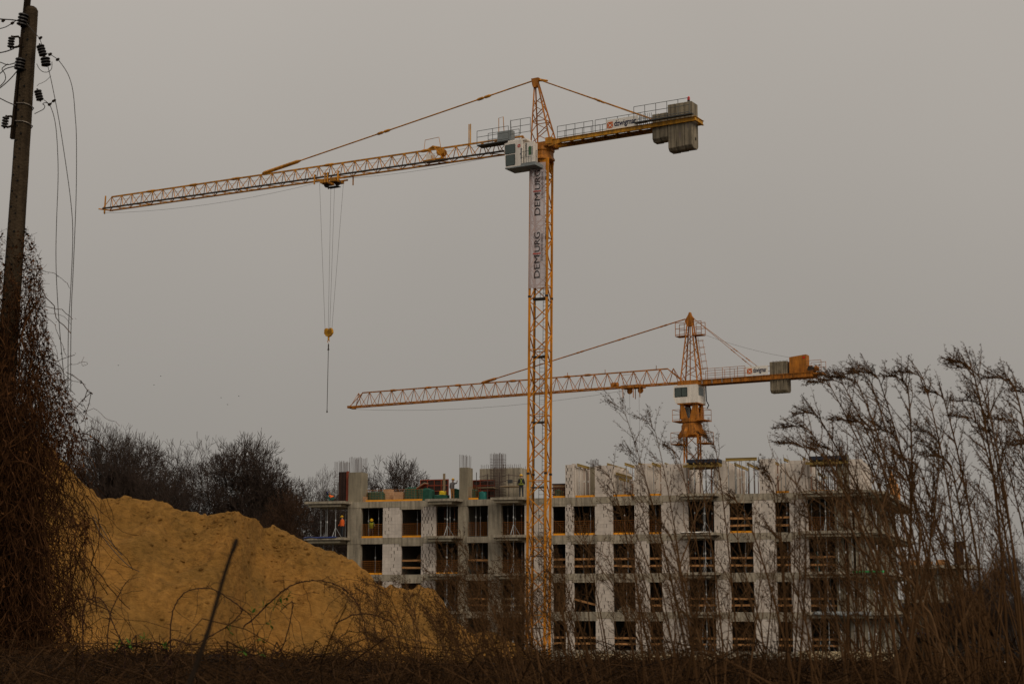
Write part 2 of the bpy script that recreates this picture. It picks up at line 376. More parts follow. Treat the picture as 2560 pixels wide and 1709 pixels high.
for i in range(4):
    zb, zt = ZS[i + 1], ZS[i] - BEAM
    for k, (a, c, kind) in enumerate(PU):
        if k == 13:
            for (q0, q1) in ((0, .30), (.42, .60), (.68, 1.0)):
                b = MB(); fbox(b, a + (c - a) * q0, a + (c - a) * q1, .025, .42 if q1 < 1 else 2.4, zb + .002, zt + .002); b.build('concrete_column', 'concrete' if q0 else 'concrete2', bld)
        elif kind == 'c':
            b = MB(); fbox(b, a, c, .025, .42, zb + .002, zt + .002); b.build('concrete_column', 'concrete', bld)
        else:
            b = MB(); fbox(b, a + .02, c - .02, .11, .40, zb + .002, zt + .002); b.build('mortar_core', 'mortar', bld)
            masonry(a, c, zb + .004, zt - .002, kind=kind if rnd.random() < .75 else 'b', rank=10 - i + k * .1)
for i in range(4):                                # lintels over the bays between block piers
    for k in (1, 5, 6, 7, 8, 10, 11):
        a, c = BU[k]; b = MB(); fbox(b, a - .16, c + .16, .012, .27, ZS[i] - BEAM - .19, ZS[i] - BEAM - .002); b.build('lintel', 'concrete', bld)
# balconies: slabs with a lower lip, standing out from the wall
BALC = [(2, 1.5), (4, 1.6), (9, 1.2), (12, 1.3)]
for i in range(4):
    for k, pr in BALC:
        a, c = BU[k]
        a -= .35; c += .45 if k != 12 else 3.2
        b = MB(); fbox(b, a, c, -pr, -.004, ZS[i] - .17, ZS[i] + .03); bs = b.build('balcony_slab', 'concrete', bld)
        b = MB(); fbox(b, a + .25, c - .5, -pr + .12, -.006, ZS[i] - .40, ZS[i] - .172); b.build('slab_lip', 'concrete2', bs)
    if i < 4:
        b = MB(); fbox(b, U0 - 3.3, U0 + .3, -1.35, 3.2, ZS[i] - .17, ZS[i] + .03); bs = b.build('balcony_slab', 'concrete', bld)
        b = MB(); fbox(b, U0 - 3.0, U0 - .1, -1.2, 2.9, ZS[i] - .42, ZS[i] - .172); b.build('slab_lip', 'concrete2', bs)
    b = MB(); fbox(b, UEND + .03, UEND + 1.55, .5, DEPTH + 1.2, ZS[i] - .19, ZS[i] + .02); bs = b.build('balcony_slab', 'concrete', bld)
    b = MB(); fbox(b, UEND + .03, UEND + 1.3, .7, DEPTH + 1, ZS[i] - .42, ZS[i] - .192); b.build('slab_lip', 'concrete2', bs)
# the brick storey standing on the deck at the right
TOPW = [(1413, 1433, 'h', 1161), (1487, 1531, 'b', 1163), (1586, 1617, 'b', 1161), (1653, 1716, 'b', 1159), (1785, 1813, 'b', 1150), (1898, 1938, 'b', 1146), (1972, 2019, 'b', 1150)]
ZT = []
for k, (a, c, kind, top) in enumerate(TOPW):
    ua, uc = fu(a, 1200), fu(c, 1200); zt = fuz((a + c) / 2, top)[1]; ZT.append((ua, uc, zt))
    b = MB(); fbox(b, ua + .02, uc - .02, .11, .4, 13.004, zt - .03); b.build('mortar_core', 'mortar', bld)
    masonry(ua, uc, 13.006, zt, kind=kind, rank=30 + k * .1)
    side = -1 if k in (5,) else 1
    um = ua + .12 if side < 0 else uc - .14        # cross wall running back from the pier
    b = MB(); fbox(b, um - .10, um + .10, .46, 6.2, 13.004, zt - .12 - .1 * (k % 3)); b.build('cross_wall', 'block', bld)
    for q in range(4):
        b = MB(); fbox(b, um - .118, um + .118, .5 + q * 1.4, .98 + q * 1.4, zt - .12 - .1 * (k % 3) + .003, zt + .12 - .1 * (k % 3)); b.build('coping_block', 'block', bld)
for (pa, pc, h, v) in ((1446, 1480, 2.7, 6.4), (1542, 1585, 1.7, 6.0), (1604, 1655, 2.9, 4.5), (1720, 1745, 2.2, 7.0), (1832, 1862, 2.3, 6.5), (1936, 1974, 2.7, 5.5), (2024, 2060, 1.3, 6.0), (1500, 1540, 2.6, 7.0)):
    b = MB(); fbox(b, fu(pa, 1200, v), fu(pc, 1200, v), v, v + .24, 13.004, 13 + h); b.build('rear_wall', 'block', bld)
b = MB(); fbox(b, fu(2092, 1200), fu(2122, 1200), .03, .35, 13.004, 15.75); b.build('concrete_column', 'concrete2', bld)
b = MB(); fbox(b, fu(2124, 1200), UEND, .05, .35, 13.004, 15.4); b.build('block_wall', 'block', bld)
b = MB(); fbox(b, UEND - .3, UEND, .36, 6, 13.004, 15.3); b.build('block_wall', 'block', bld)
BLOCKS.sort(key=lambda t: -t[0] - t[4] * .001)
rest = MB()
for n, (rk, u, v, z, lu, lv, lz) in enumerate(BLOCKS):
    p = fw(u, v, z)
    if n < 300:
        o = bpy.data.objects.new('block', ume); COL.objects.link(o); o.parent = bld
        o.location = p - ORG[bld.name]; o.rotation_euler = (0, 0, -FA); o.scale = (lu, lv, lz)
    else: rest.box(p, (lu, lv, lz), FAX)
rest.build('far_blocks', 'block', bld, kind='stuff')
# roof columns and the concrete core on the left deck, with their starter bars
def column(px0, px1, top, v0, v1, m='concrete2', name='concrete_column'):
    a, c = fu(px0, 1220, v0), fu(px1, 1220, v0); zt = fuz((px0 + px1) / 2, top, v0)[1]
    b = MB(); fbox(b, a, c, v0, v1, 13.004, zt); return b.build(name, m, bld), a, c, zt
def bars(px0, px1, top, bot, v0, v1, n, rows=2, rings=0):
    a, c = fu(px0, 1180, v0), fu(px1, 1180, v0); zt = fuz(px0, top, v0)[1]; zb = fuz(px0, bot, v0)[1]
    for r in range(rows):
        v = v0 + (v1 - v0) * (r / max(1, rows - 1))
        for j in range(n):
            u = a + (c - a) * j / (n - 1)
            MB().tube([fw(u, v, zb), fw(u + rnd.uniform(-.02, .02), v, zt - rnd.uniform(0, .12))], .016, 4).build('starter_bar', 'rebar', bld)
    for q in range(rings):
        z = zb + .2 + q * .22
        b = MB()
        for (p1, p2) in (((a, v0), (c, v0)), ((c, v0), (c, v1)), ((c, v1), (a, v1)), ((a, v1), (a, v0))): b.bar(fw(*p1, z), fw(*p2, z), .014)
        b.build('link_bar', 'rebar', bld)
column(871, 903, 1180, .1, 1.4); bars(874, 903, 1141, 1181, .2, 1.3, 10)
bars(837, 868, 1151, 1250, 1.6, 2.6, 10, rings=9)
column(1148, 1169, 1168, .1, 1.3); bars(1149, 1166, 1135, 1168, .2, 1.2, 6)
o, a, c, zt = column(1199, 1302, 1170, 3.2, 6.5, 'concrete', 'stair_core')
bars(1203, 1300, 1160, 1171, 3.4, 6.3, 22)
bars(1226, 1257, 1131, 1242, 1.6, 2.4, 11, rings=14)
bars(1476, 1490, 1146, 1170, 3.5, 4.2, 6)
b = MB(); fbox(b, fu(1475, 1180, 3.6), fu(1491, 1180, 3.6), 3.6, 4.2, 13.004, fuz(1480, 1166, 3.6)[1]); b.build('concrete_column', 'concrete2', bld)
bars(2084, 2110, 1108, 1140, .6, 1.4, 8)
bars(2140, 2152, 1125, 1160, .6, 1.4, 4)

# ------------------------------------------------------------------ temporary works: props, barriers, boards
def prop(u, v, z0, z1, label, group='steel props under the slabs', tripod=False, rust=False):
    t = thing('steel_prop', label, 'prop', fw(u, v, z0), group)
    zm = z0 + (z1 - z0) * rnd.uniform(.5, .6); m = 'proprust' if rust else 'prop'
    MB().tube([fw(u, v, z0 + .01), fw(u, v, zm)], .034, 6).build('outer_tube', m, t)
    MB().tube([fw(u, v, zm), fw(u, v, z1 - .012)], .024, 6).build('inner_tube', m, t)
    MB().tube([fw(u, v, zm - .07), fw(u, v, zm + .07)], .052, 6).build('collar_nut', 'collar', t)
    MB().box(fw(u, v, z0 + .006), (.14, .14, .01), FAX).build('base_plate', m, t)
    MB().box(fw(u, v, z1 - .007), (.14, .14, .01), FAX).build('head_plate', m, t)
    if tripod:
        for q in range(3):
            an = q * 2.1 + .4; p = fw(u + math.cos(an) * .5, v + math.sin(an) * .5, z0 + .015)
            MB().tube([fw(u, v, z0 + .85), p], .018, 4).build('tripod_leg', m, t)
    return t
def barrier(k, i, u0=None, u1=None, v=.2, z=None, h=1.12, toe=True, label=None, mesh=True):
    if u0 is None: u0, u1 = BU[k][0] + .03, BU[k][1] - .03
    if z is None: z = ZS[i + 1]
    t = thing('mesh_barrier', label or 'orange wire mesh barrier across the %s bay of the %s' % (ORD[k], STOREY[i]), 'barrier', fw((u0 + u1) / 2, v, z), 'orange mesh edge barriers')
    if mesh:
        b = MB(); n = max(2, round((u1 - u0) / .14))
        for j in range(n + 1):
            u = u0 + (u1 - u0) * j / n; b.bar(fw(u, v, z + .05), fw(u, v, z + h), .009)
        b.build('upright_wires', 'mesh', t, kind='stuff')
        b = MB()
        for j in range(7): b.bar(fw(u0, v + .012, z + .12 + j * (h - .13) / 6), fw(u1, v + .012, z + .12 + j * (h - .13) / 6), .009 if j < 6 else .02)
        b.build('cross_wires', 'mesh', t, kind='stuff')
    if toe:
        b = MB(); fbox(b, u0, u1, v - .06, v - .03, z + .004, z + .16); b.build('toe_board', 'toe', t)
def boards(k, i, hs=(.56, 1.12), tilt=0.0, cols='plank'):
    a, c = BU[k]
    for q, h in enumerate(hs):
        o = MB(); z = ZS[i + 1] + h; tl = tilt if q == 0 else 0
        o.bar(fw(a - .04, .33, z + tl), fw(c + .04, .33, z - tl + rnd.uniform(-.03, .03)), .04, .155)
        o.build('guard_board', cols, bld)
for k in (0, 1, 5, 6, 7, 8): barrier(k, 0)
barrier(10, 0, mesh=False, label='orange toe board along the eleventh bay of the top finished storey')
barrier(2, 0, toe=False); barrier(3, 0, toe=False); barrier(4, 0, toe=False); barrier(12, 0, toe=False)
barrier(0, 1); barrier(2, 1, toe=True); barrier(4, 1, toe=False)
boards(10, 0); boards(11, 0)
for k in (1, 3, 5, 6, 7, 8, 9, 10, 11, 12): boards(k, 1, (1.12,) if k == 3 else (.56, 1.12), .05 if k == 7 else 0)
for k in (3, 4, 8, 9, 10, 11, 12): boards(k, 2, (.5, 1.0), 0, 'oldplank' if k in (4,) else 'plank')
boards(6, 2, (.75,), .22)
for k in (5, 6, 7, 8, 9, 10, 11, 12): boards(k, 3, (.5, .95))
PROPS = {0: {0: (.2, .62, .85), 1: (.58,), 2: (.25, .55, .72), 3: (.3, .45, .8), 4: (.12, .45, .8), 6: (.7,), 7: (.48,), 8: (.4,), 9: (.2, .5, .85), 10: (.55,), 11: (.75,), 12: (.1, .4, .75)},
         1: {0: (.5,), 2: (.4, .6), 3: (.3, .55), 4: (.1, .4, .8), 6: (.3,), 7: (.6,), 9: (.15, .5, .8), 10: (.6,), 11: (.7, .85), 12: (.3, .7)},
         2: {2: (.3, .7), 3: (.5,), 4: (.3, .7), 7: (.5,), 9: (.3, .5, .8), 12: (.3, .7)},
         3: {4: (.4, .75), 9: (.4,), 12: (.3, .8)}}
for i in PROPS:
    for k in PROPS[i]:
        a, c = BU[k]
        for j, fr in enumerate(PROPS[i][k]):
            prop(a + (c - a) * fr, rnd.uniform(.42, 1.1), ZS[i + 1], ZS[i] - .222, 'steel prop, %s from the left in the %s bay of the %s' % (ORD[j], ORD[k], STOREY[i]), rust=rnd.random() < .2)
for i in range(4):                               # front props under the balcony slabs
    for k, pr in BALC:
        a, c = BU[k]
        prop(a + (c - a) * .72, -pr + .5, ZS[i + 1] + .03, ZS[i] - .402, 'prop with splayed legs under the balcony at the %s bay, %s' % (ORD[k], STOREY[i]), tripod=True)
for j, (du, v) in enumerate(((-2.6, .4), (-1.55, -.6), (-.75, -.7), (-.45, .6), (-2.9, 2.0), (-1.2, 2.2))):
    prop(U0 + du, v, ZS[1] + .03, ZS[0] - .422, 'steel prop, %s of those under the corner balcony at the left end' % ORD[j], tripod=j == 2)
for j, (du, v) in enumerate(((-2.2, .2), (-1.0, -.6))):
    prop(U0 + du, v, ZS[2] + .03, ZS[1] - .422, 'steel prop, %s of those under the lower corner balcony at the left end' % ORD[j], tripod=False)
for i in range(4):                               # the forest of props along the right-hand side
    for j in range(9):
        prop(UEND + .5 + (j % 2) * .5, 1.0 + j * 2.9 + rnd.uniform(-.4, .4), ZS[i + 1] + .02, ZS[i] - .422, 'thin prop, %s from the front along the right side, %s' % (ORD[j], STOREY[i]), 'props along the right side', rust=j % 3 == 1)
# barriers and things standing on the deck
def uz(px, py, v): return fuz(px, py, v)
barrier(0, 0, fu(915, 1240, .3), fu(1056, 1240, .3), .3, 13.0, .98, label='long orange mesh barrier along the edge of the left deck')
barrier(0, 0, fu(1172, 1240, .3), fu(1196, 1240, .3), .3, 13.0, 1.0, label='short orange mesh barrier beside the bare concrete column on the deck')
barrier(0, 0, fu(1382, 1240, .3), fu(1413, 1240, .3), .3, 13.0, 1.0, label='orange mesh barrier on the deck right of the tall crane mast')
for j, (a, c) in enumerate(((1437, 1487), (1532, 1586), (1622, 1652), (1939, 1972), (2026, 2084))):
    barrier(0, 0, fu(a, 1240), fu(c, 1240), .2, 13.0, .9, mesh=False, label='orange toe board, %s from the left between the block piers on the deck' % ORD[j])
def sack(name, label, px0, px1, top, v, m, cat='sack', dv=.8, group=None, z0=13.0):
    a, c = fu(px0, 1235, v), fu(px1, 1235, v); zt = fuz((px0 + px1) / 2, top, v)[1]
    b = MB(); n = 20; rows = 9; H = zt - z0; sd_ = px0 * .13
    for r in range(rows):
        f = r / (rows - 1); h_ = min(1.0, f / .8); q = 1.0 if f <= .8 else (1 - ((f - .8) / .2) * .75)
        for j in range(n):
            t = 2 * math.pi * j / n; cx, sy = math.cos(t), math.sin(t); k = 1 / (abs(cx) ** 5 + abs(sy) ** 5) ** .2
            wob = 1 + .10 * mnoise.noise(V((sd_ + cx * 2.5, sy * 2.5, f * 2)))
            dz = H * .20 * mnoise.noise(V((sd_ + cx * k * q * 1.6, sy * k * q * 1.6, 5))) * (f > .6) - H * .05 * (abs(cx) ** 3) * (f > .6)
            b.v.append(tuple(fw((a + c) / 2 + cx * k * q * wob * (c - a) / 2, v + dv / 2 + sy * k * q * wob * dv / 2, z0 + .004 + H * h_ + dz)))
    b.f = [(r * n + j, r * n + (j + 1) % n, (r + 1) * n + (j + 1) % n, (r + 1) * n + j) for r in range(rows - 1) for j in range(n)] + [tuple((rows - 1) * n + j for j in range(n)), tuple(range(n - 1, -1, -1))]
    o = b.build(name, m, origin=fw((a + c) / 2, v, z0), smooth=False); return tag(o, label, cat, group)
sack('tarp_bundle', 'dark green tarp bundle behind the left end of the deck barrier', 917, 957, 1229, 1.0, 'green', 'tarp')
sack('tarp_bundle', 'dark green tarp bundle with a domed top beside the tilted panel', 1010, 1040, 1218, 1.0, 'green', 'tarp')
sack('tarp_bundle', 'dark green tarp bundle right of the domed one on the deck', 1040, 1079, 1221, 1.1, 'green', 'tarp')
sack('tarp_bundle', 'low green tarp bundle under the yellow sack', 1083, 1117, 1236, 1.0, 'green', 'tarp')
sack('tarp_bundle', 'green tarp bundle beside the worker in the grey shirt', 1128, 1150, 1222, 1.4, 'green', 'tarp')
sack('tarp_bundle', 'green tarp bundle right of the bare concrete column', 1174, 1188, 1222, 1.2, 'green', 'tarp')
sack('water_tank', 'teal plastic tank under the scaffold boards on the deck', 1196, 1212, 1228, .8, 'teal', 'tank', .6)
sack('tarp_bundle', 'green tarp bundle in front of the stacked timber right of the mast', 1386, 1403, 1224, .8, 'green', 'tarp')
o = sack('cement_sack', 'bright yellow sack lying on the green tarp', 1097, 1111, 1227, 1.1, 'ybag', 'sack', .5, z0=13.38)
def slabthing(name, label, cat, m, px0, px1, y0, y1, v, dv, z=None):
    a, c = fu(px0, 1230, v), fu(px1, 1230, v); zt = fuz((px0 + px1) / 2, y0, v)[1]; zb = fuz((px0 + px1) / 2, y1, v)[1] if y1 else 13.004
    b = MB(); fbox(b, a, c, v, v + dv, max(zb, 13.004), zt); return tag(b.build(name, m, origin=fw((a + c) / 2, v, max(zb, 13.0))), label, cat)
slabthing('insulation_board', 'tall beige insulation board stack behind the orange mesh', 'board', 'beige', 958, 976, 1222, None, 1.5, .7)
slabthing('insulation_board', 'lower beige insulation board stack beside the domed tarp', 'board', 'beige', 984, 1008, 1229, None, 1.3, .7)
slabthing('insulation_board', 'small pale board stack beside the left roof column', 'board', 'beige', 904, 914, 1241, None, .5, .4)
slabthing('timber_post', 'upright pale timber post in front of the red formwork', 'post', 'oldplank', 1107, 1112, 1183, None, 2.0, .12)
def formpanel(label, px0, px1, y0, v, rows, mply='formply'):
    a, c = fu(px0, 1220, v), fu(px1, 1220, v); zt = fuz((px0 + px1) / 2, y0, v)[1]
    t = thing('formwork_panel', label, 'formwork', fw((a + c) / 2, v, 13))
    b = MB(); fbox(b, a, c, v + .06, v + .10, 13.01, zt); b.build('plywood_face', mply, t)
    for r in range(rows + 1):
        z = 13.03 + (zt - 13.06) * r / rows; b = MB(); fbox(b, a, c, v, v + .058, z - .04, z + .04); b.build('waler', 'formred', t)
    nv = max(2, round((c - a) / .6))
    for j in range(nv + 1):
        u = a + .03 + (c - a - .06) * j / nv; b = MB(); fbox(b, u - .03, u + .03, v - .012, v + .05, 13.012, zt + .01); b.build('upright_rib', 'formred', t)
    return t
formpanel('red steel formwork panel behind the timber post on the deck', 1050, 1121, 1198, 3.0, 4)
formpanel('red steel formwork panel in front of the stair core', 1181, 1238, 1199, 2.7, 4)
t = thing('formwork_panel', 'dark brown plywood formwork panel with a red edge at the left roof column', 'formwork', fw(U0 - .3, 1.0, 13))
a, c = fu(846, 1220, .9), fu(866, 1220, .9); zt = fuz(856, 1179, .9)[1]
b = MB(); fbox(b, a, c, .9, .98, 13.034, zt); b.build('plywood_face', 'formply', t)
b = MB(); fbox(b, c + .003, fu(871, 1220, .9) - .01, .85, 1.05, 13.034, zt + .05); b.build('edge_profile', 'formred', t)
for j in range(3):
    b = MB(); u = a + .12 + j * (c - a - .24) / 2; fbox(b, u - .025, u + .025, .86, .897, 13.04, zt - .05); b.build('upright_rib', 'formply', t)
t = thing('formwork_panel', 'formwork panel leaning at a slant beside the domed tarp', 'formwork', fw(fu(1055, 1230, 1.6), 1.6, 13))
p1, p2 = fw(*[fuz(1036, 1226, 1.6)[0], 1.6, fuz(1036, 1226, 1.6)[1]]), fw(*[fuz(1066, 1207, 1.6)[0], 1.6, fuz(1066, 1207, 1.6)[1]])
MB().bar(p1, p2, .9, .06).build('plywood_face', 'oldplank', t); MB().bar(p1 - UP * .08, p2 - UP * .08, .86, .05).build('waler', 'formred', t)
def timber_stack(label, px0, px1, y0, v, n):
    a, c = fu(px0, 1220, v), fu(px1, 1220, v); zt = fuz((px0 + px1) / 2, y0, v)[1]
    t = thing('timber_stack', label, 'timber', fw((a + c) / 2, v, 13)); hh = (zt - 13) / n
    for r in range(n):
        for q in range(5):
            b = MB(); fbox(b, a + rnd.uniform(-.05, .05), c + rnd.uniform(-.05, .05), v + q * .2, v + q * .2 + .17, 13.004 + r * hh + .03, 13.0 + (r + 1) * hh); b.build('timber_board', 'formply' if (r + q) % 3 else 'oldplank', t)
timber_stack('stack of dark formwork boards on the deck right of the crane mast', 1381, 1411, 1208, 1.6, 8)
# scaffold tower in front of the stair core
t = thing('scaffold_tower', 'brown tube scaffold with a board deck before the stair core', 'scaffold', fw(fu(1250, 1240, 1.5), 1.5, 13))
SCX = [1191, 1219, 1249, 1272, 1300]
for j, px in enumerate(SCX):
    v = 1.0 if j % 2 else 2.4; u = fu(px, 1220, v); z1 = fuz(px, 1180 + (j % 2) * 4, v)[1]
    MB().tube([fw(u, v, 13.03), fw(u, v, z1)], .035, 6).build('standard', 'scaff', t)
for j in range(4):
    for h in (1.55, 2.0):
        ua, ub = fu(SCX[j], 1220, 1.7), fu(SCX[j + 1], 1220, 1.7)
        MB().tube([fw(ua, 1.0 if j % 2 else 2.4, 13 + h), fw(ub, 2.4 if j % 2 else 1.0, 13 + h - .04)], .024, 5).build('ledger', 'scaff', t)
for (x0, x1, h) in ((1197, 1235, .98), (1252, 1300, 1.05)):
    b = MB(); fbox(b, fu(x0, 1220, 1.2), fu(x1, 1220, 1.2), .9, 2.5, 13 + h, 13 + h + .05); b.build('deck_board', 'oldplank', t)
b = MB(); b.box(fw(fu(1276, 1210, 1.0), .95, 14.45), (.35, .25, .28), FAX); tag(b.build('mortar_bucket', 'darkgrey', origin=fw(fu(1276, 1210, 1.0), .95, 14.3)), 'grey mortar bucket hanging on the scaffold rail', 'bucket')
# yellow formwork beams reaching back over the brick storey, on props
HB = [(1443, 1158, 3.5), (1518, 1157, 6), (1562, 1156, 4.2), (1596, 1156, 5), (1630, 1155, 5.2), (1662, 1156, 5), (1540, 1180, 5), (1836, 1156, 6), (1868, 1156, 5), (1925, 1147, 4), (1960, 1144, 5), (2008, 1143, 6), (1548, 1192, 3), (2045, 1180, 5)]
for j, (px, py, ln) in enumerate(HB):
    v0 = .6; u, z = fuz(px, py, v0); z -= .1
    t = thing('formwork_beam', 'yellow timber formwork beam reaching back, %s of those over the brick storey' % ORD[j], 'beam', fw(u, v0, z), 'yellow beams over the brick storey')
    for nm, h, wd in (('top_flange', .085, .08), ('web', 0, .03), ('bottom_flange', -.085, .08)):
        b = MB(); fbox(b, u - wd / 2, u + wd / 2, v0, v0 + ln, z + h - (.02 if h else .064), z + h + (.02 if h else .064)); b.build(nm, 'h20', t)
    for q in (.5, ln * .55, ln - .4):
        prop(u, v0 + q, 13.0, z - .108, 'thin prop, %s from the front under the %s yellow beam' % (ORD[[.5, ln * .55, ln - .4].index(q)], ORD[j]), 'props under the yellow beams', rust=q > 1)
def tableform(label, px0, px1, py, ordn):
    v0, v1 = -1.2, 1.4; a, c = fu(px0, py, v0), fu(px1, py, v0); z = fuz((px0 + px1) / 2, py, v0)[1]
    t = thing('slab_formwork', label, 'formwork', fw((a + c) / 2, 0, z - .5))
    b = MB(); fbox(b, a, c, v0, v1, z - .26, z); b.build('plywood_deck', 'ply', t)
    for q in range(6):
        u = a + .1 + (c - a - .2) * q / 5; b = MB(); fbox(b, u - .04, u + .04, v0 - .1, v1, z - .40, z - .263); b.build('joist', 'h20', t)
    for v in (v0 + .15, v1 - .3):
        b = MB(); fbox(b, a - .3, c + .2, v - .05, v + .05, z - .60, z - .403); b.build('main_beam', 'h20', t)
    n = 0
    for q in range(6):
        for v in (v0 + .15, v1 - .3):
            prop(a + .1 + (c - a - .2) * (q + .1 * (v > 0)) / 5.2, v, 13.03, z - .602, 'thin prop, %s of those under the %s slab formwork' % (ORD[n], ordn), 'props under the slab formwork', rust=(q % 2 == 0)); n += 1
for j, (px, v) in enumerate(((1726, 2.5), (1738, 3.4), (1752, 2.8), (1764, 3.8), (1778, 2.6), (1838, 3.0), (1850, 4.0), (1866, 3.4), (1944, 2.5), (1953, 3.5))): prop(fu(px, 1200, v), v, 13, 15.9, 'thin prop, %s from the left in the rooms of the brick storey' % ORD[j], 'props in the brick storey', rust=j % 2 == 0)
for j, (px, v) in enumerate(((2030, 2.5), (2042, 3.4), (2054, 2.8), (2066, 3.8), (2076, 2.6), (2086, 3.0))): prop(fu(px, 1200, v), v, 13, 15.9, 'thin prop, %s from the left behind the thirteenth bay on the deck' % ORD[j], 'props in the brick storey', rust=j % 2 == 0)
for i in range(4):
    for j in range(6): prop(BU[12][1] + .3 + j * .5, -.7 + .25 * (j % 2), ZS[i + 1] + .03, ZS[i] - .402, 'thin prop, %s from the left under the corner balcony, %s' % (ORD[j], STOREY[i]), 'props along the right side', rust=j % 2 == 1)
tableform('dark plywood slab formwork above the tenth bay on the deck', 1716, 1797, 1147, 'left')
tableform('dark plywood slab formwork above the thirteenth bay on the deck', 2022, 2112, 1139, 'right')
u0, z = fuz(1814, 1146, .4); u1, _ = fuz(1892, 1146, .4)
t = thing('formwork_beam', 'long yellow timber beam laid along the wall over the eleventh bay', 'beam', fw(u0, .4, z))
b = MB(); fbox(b, u0, u1, .36, .46, z - .2, z); b.build('beam_body', 'h20', t); b = MB(); fbox(b, u0, u1, .32, .50, z + .003, z + .04); b.build('top_flange', 'h20', t)
for j in range(5): prop(u0 + .2 + j * (u1 - u0 - .4) / 4, .42 + .5 * (j % 2), 13, z - .21, 'thin prop, %s from the left under the long yellow beam' % ORD[j], 'props under the yellow beams')
t = thing('formwork_panel', 'bright orange wall formwork panel at the right rear corner of the deck', 'formwork', fw(UEND, 14, 13))
for j in range(5):
    v = 11 + j * 1.6; b = MB(); fbox(b, UEND + .9, UEND + .98, v, v + 1.5, 13.03, 15.4 - .25 * j); b.build('plywood_face', 'formorange', t)
    b = MB(); fbox(b, UEND + .80, UEND + .895, v + .7, v + .8, 13.03, 15.3 - .25 * j); b.build('upright_rib', 'h20', t)
# tarps hung on the balconies
def tarp(label, m, u0, u1, v, z, drop, n=14):
    b = MB(); rows = 4
    for r in range(rows):
        for j in range(n + 1):
            u = u0 + (u1 - u0) * j / n; q = r / (rows - 1)
            dr = drop * (.55 + .45 * mnoise.noise(V((u * 1.3, z, 3)))) if r else 0
            b.v.append(tuple(fw(u, v + .35 - .4 * min(1, q * 2) - .03 * math.sin(u * 5 + r), z + .05 + .1 * abs(mnoise.noise(V((u * 2, 0, z)))) * (1 - q) - (dr * max(0, (q - .33)) * 1.5))))
    k = n + 1
    b.f = [(r * k + j, r * k + j + 1, (r + 1) * k + j + 1, (r + 1) * k + j) for r in range(rows - 1) for j in range(n)]
    o = b.build('tarpaulin', m, origin=fw((u0 + u1) / 2, v, z), smooth=True); md = o.modifiers.new('thick', 'SOLIDIFY'); md.thickness = .01
    return tag(o, label, 'tarpaulin')
tarp('crumpled blue tarpaulin draped over the edge of the left corner balcony', 'blue', U0 - 3.3, U0 - .3, -1.35, ZS[1] + .02, .16)
tarp('bright green tarpaulin on the balcony edge at the right corner', 'green2', UEND - .8, UEND + 1.5, -1.33, ZS[2] + .01, .25)
tarp('grey plastic sheet drooping from the low balcony at the thirteenth bay', 'boxgrey', BU[12][0] + .4, BU[12][1] + 2.6, -1.33, ZS[3] + .01, .45)
tarp('white plastic sheet folded on the balcony edge at the tenth bay', 'signw', BU[9][0] - .3, BU[9][1], -1.22, ZS[1] + .02, .1)
o = MB(); fbox(o, BU[12][0] + .25, BU[12][0] + .4, 1.4, 1.5, ZS[2] + .01, ZS[2] + 1.5); fbox(o, BU[12][0] + .401, BU[12][0] + .55, 1.42, 1.48, ZS[2] + .01, ZS[2] + 1.4)
tag(o.build('plastic_pipe', 'teal', origin=fw(BU[12][0] + .4, 1.45, ZS[2])), 'teal plastic pipes standing in the thirteenth bay of the second storey down', 'pipe')
t = thing('block_pile', 'loose pile of concrete blocks in the eighth bay of the third storey down', 'blocks', fw(BU[7][0] + .8, .6, ZS[3]))
for r, n in enumerate((4, 3, 2)):
    for q in range(n):
        MB().box(fw(BU[7][0] + .35 + q * .34 + r * .12, .65 + .05 * r, ZS[3] + .1 + r * .13), (.3, .24, .12), (FE * math.cos(.2 * q) + FI * math.sin(.2 * q), FI * math.cos(.2 * q) - FE * math.sin(.2 * q), UP)).build('loose_block', 'concrete', t)
# site base: boards, container, fence-like hoarding
for j, (a, c) in enumerate(((1440, 1580), (1590, 1690), (1730, 1800))):
    u0, u1 = fu(a, 1630, -2), fu(c, 1630, -2); b = MB(); fbox(b, u0, u1, -2.2, -1.9, .55, 1.0); tag(b.build('timber_pack', 'cream', origin=fw((u0 + u1) / 2, -2, .5)), 'cream timber pack at the building foot, %s from the crane mast' % ORD[j], 'timber')
u0, u1 = fu(1996, 1635, -3), fu(2235, 1635, -3); b = MB(); fbox(b, u0, u1, -3.1, -3.0, .75, 1.4); tag(b.build('site_hoarding', 'cream', origin=fw((u0 + u1) / 2, -3, .7)), 'long cream board wall at the foot of the right corner', 'hoarding')
t = thing('site_container', 'green steel site container half hidden by the brush', 'container', fw(fu(2020, 1655, -6), -6, 0))
u0, u1 = fu(1916, 1655, -6), fu(2140, 1655, -6); b = MB(); fbox(b, u0, u1, -7.5, -5, -1.9, .35); b.build('body', 'teal', t)
for j in range(14):
    u = u0 + .2 + j * (u1 - u0 - .4) / 13; b = MB(); fbox(b, u - .08, u + .08, -7.54, -7.502, -1.8, .25); b.build('corrugation_rib', 'teal', t)
b = MB(); fbox(b, u0 - .03, u1 + .03, -7.56, -4.95, .352, .42); b.build('roof_frame', 'boxgrey', t)

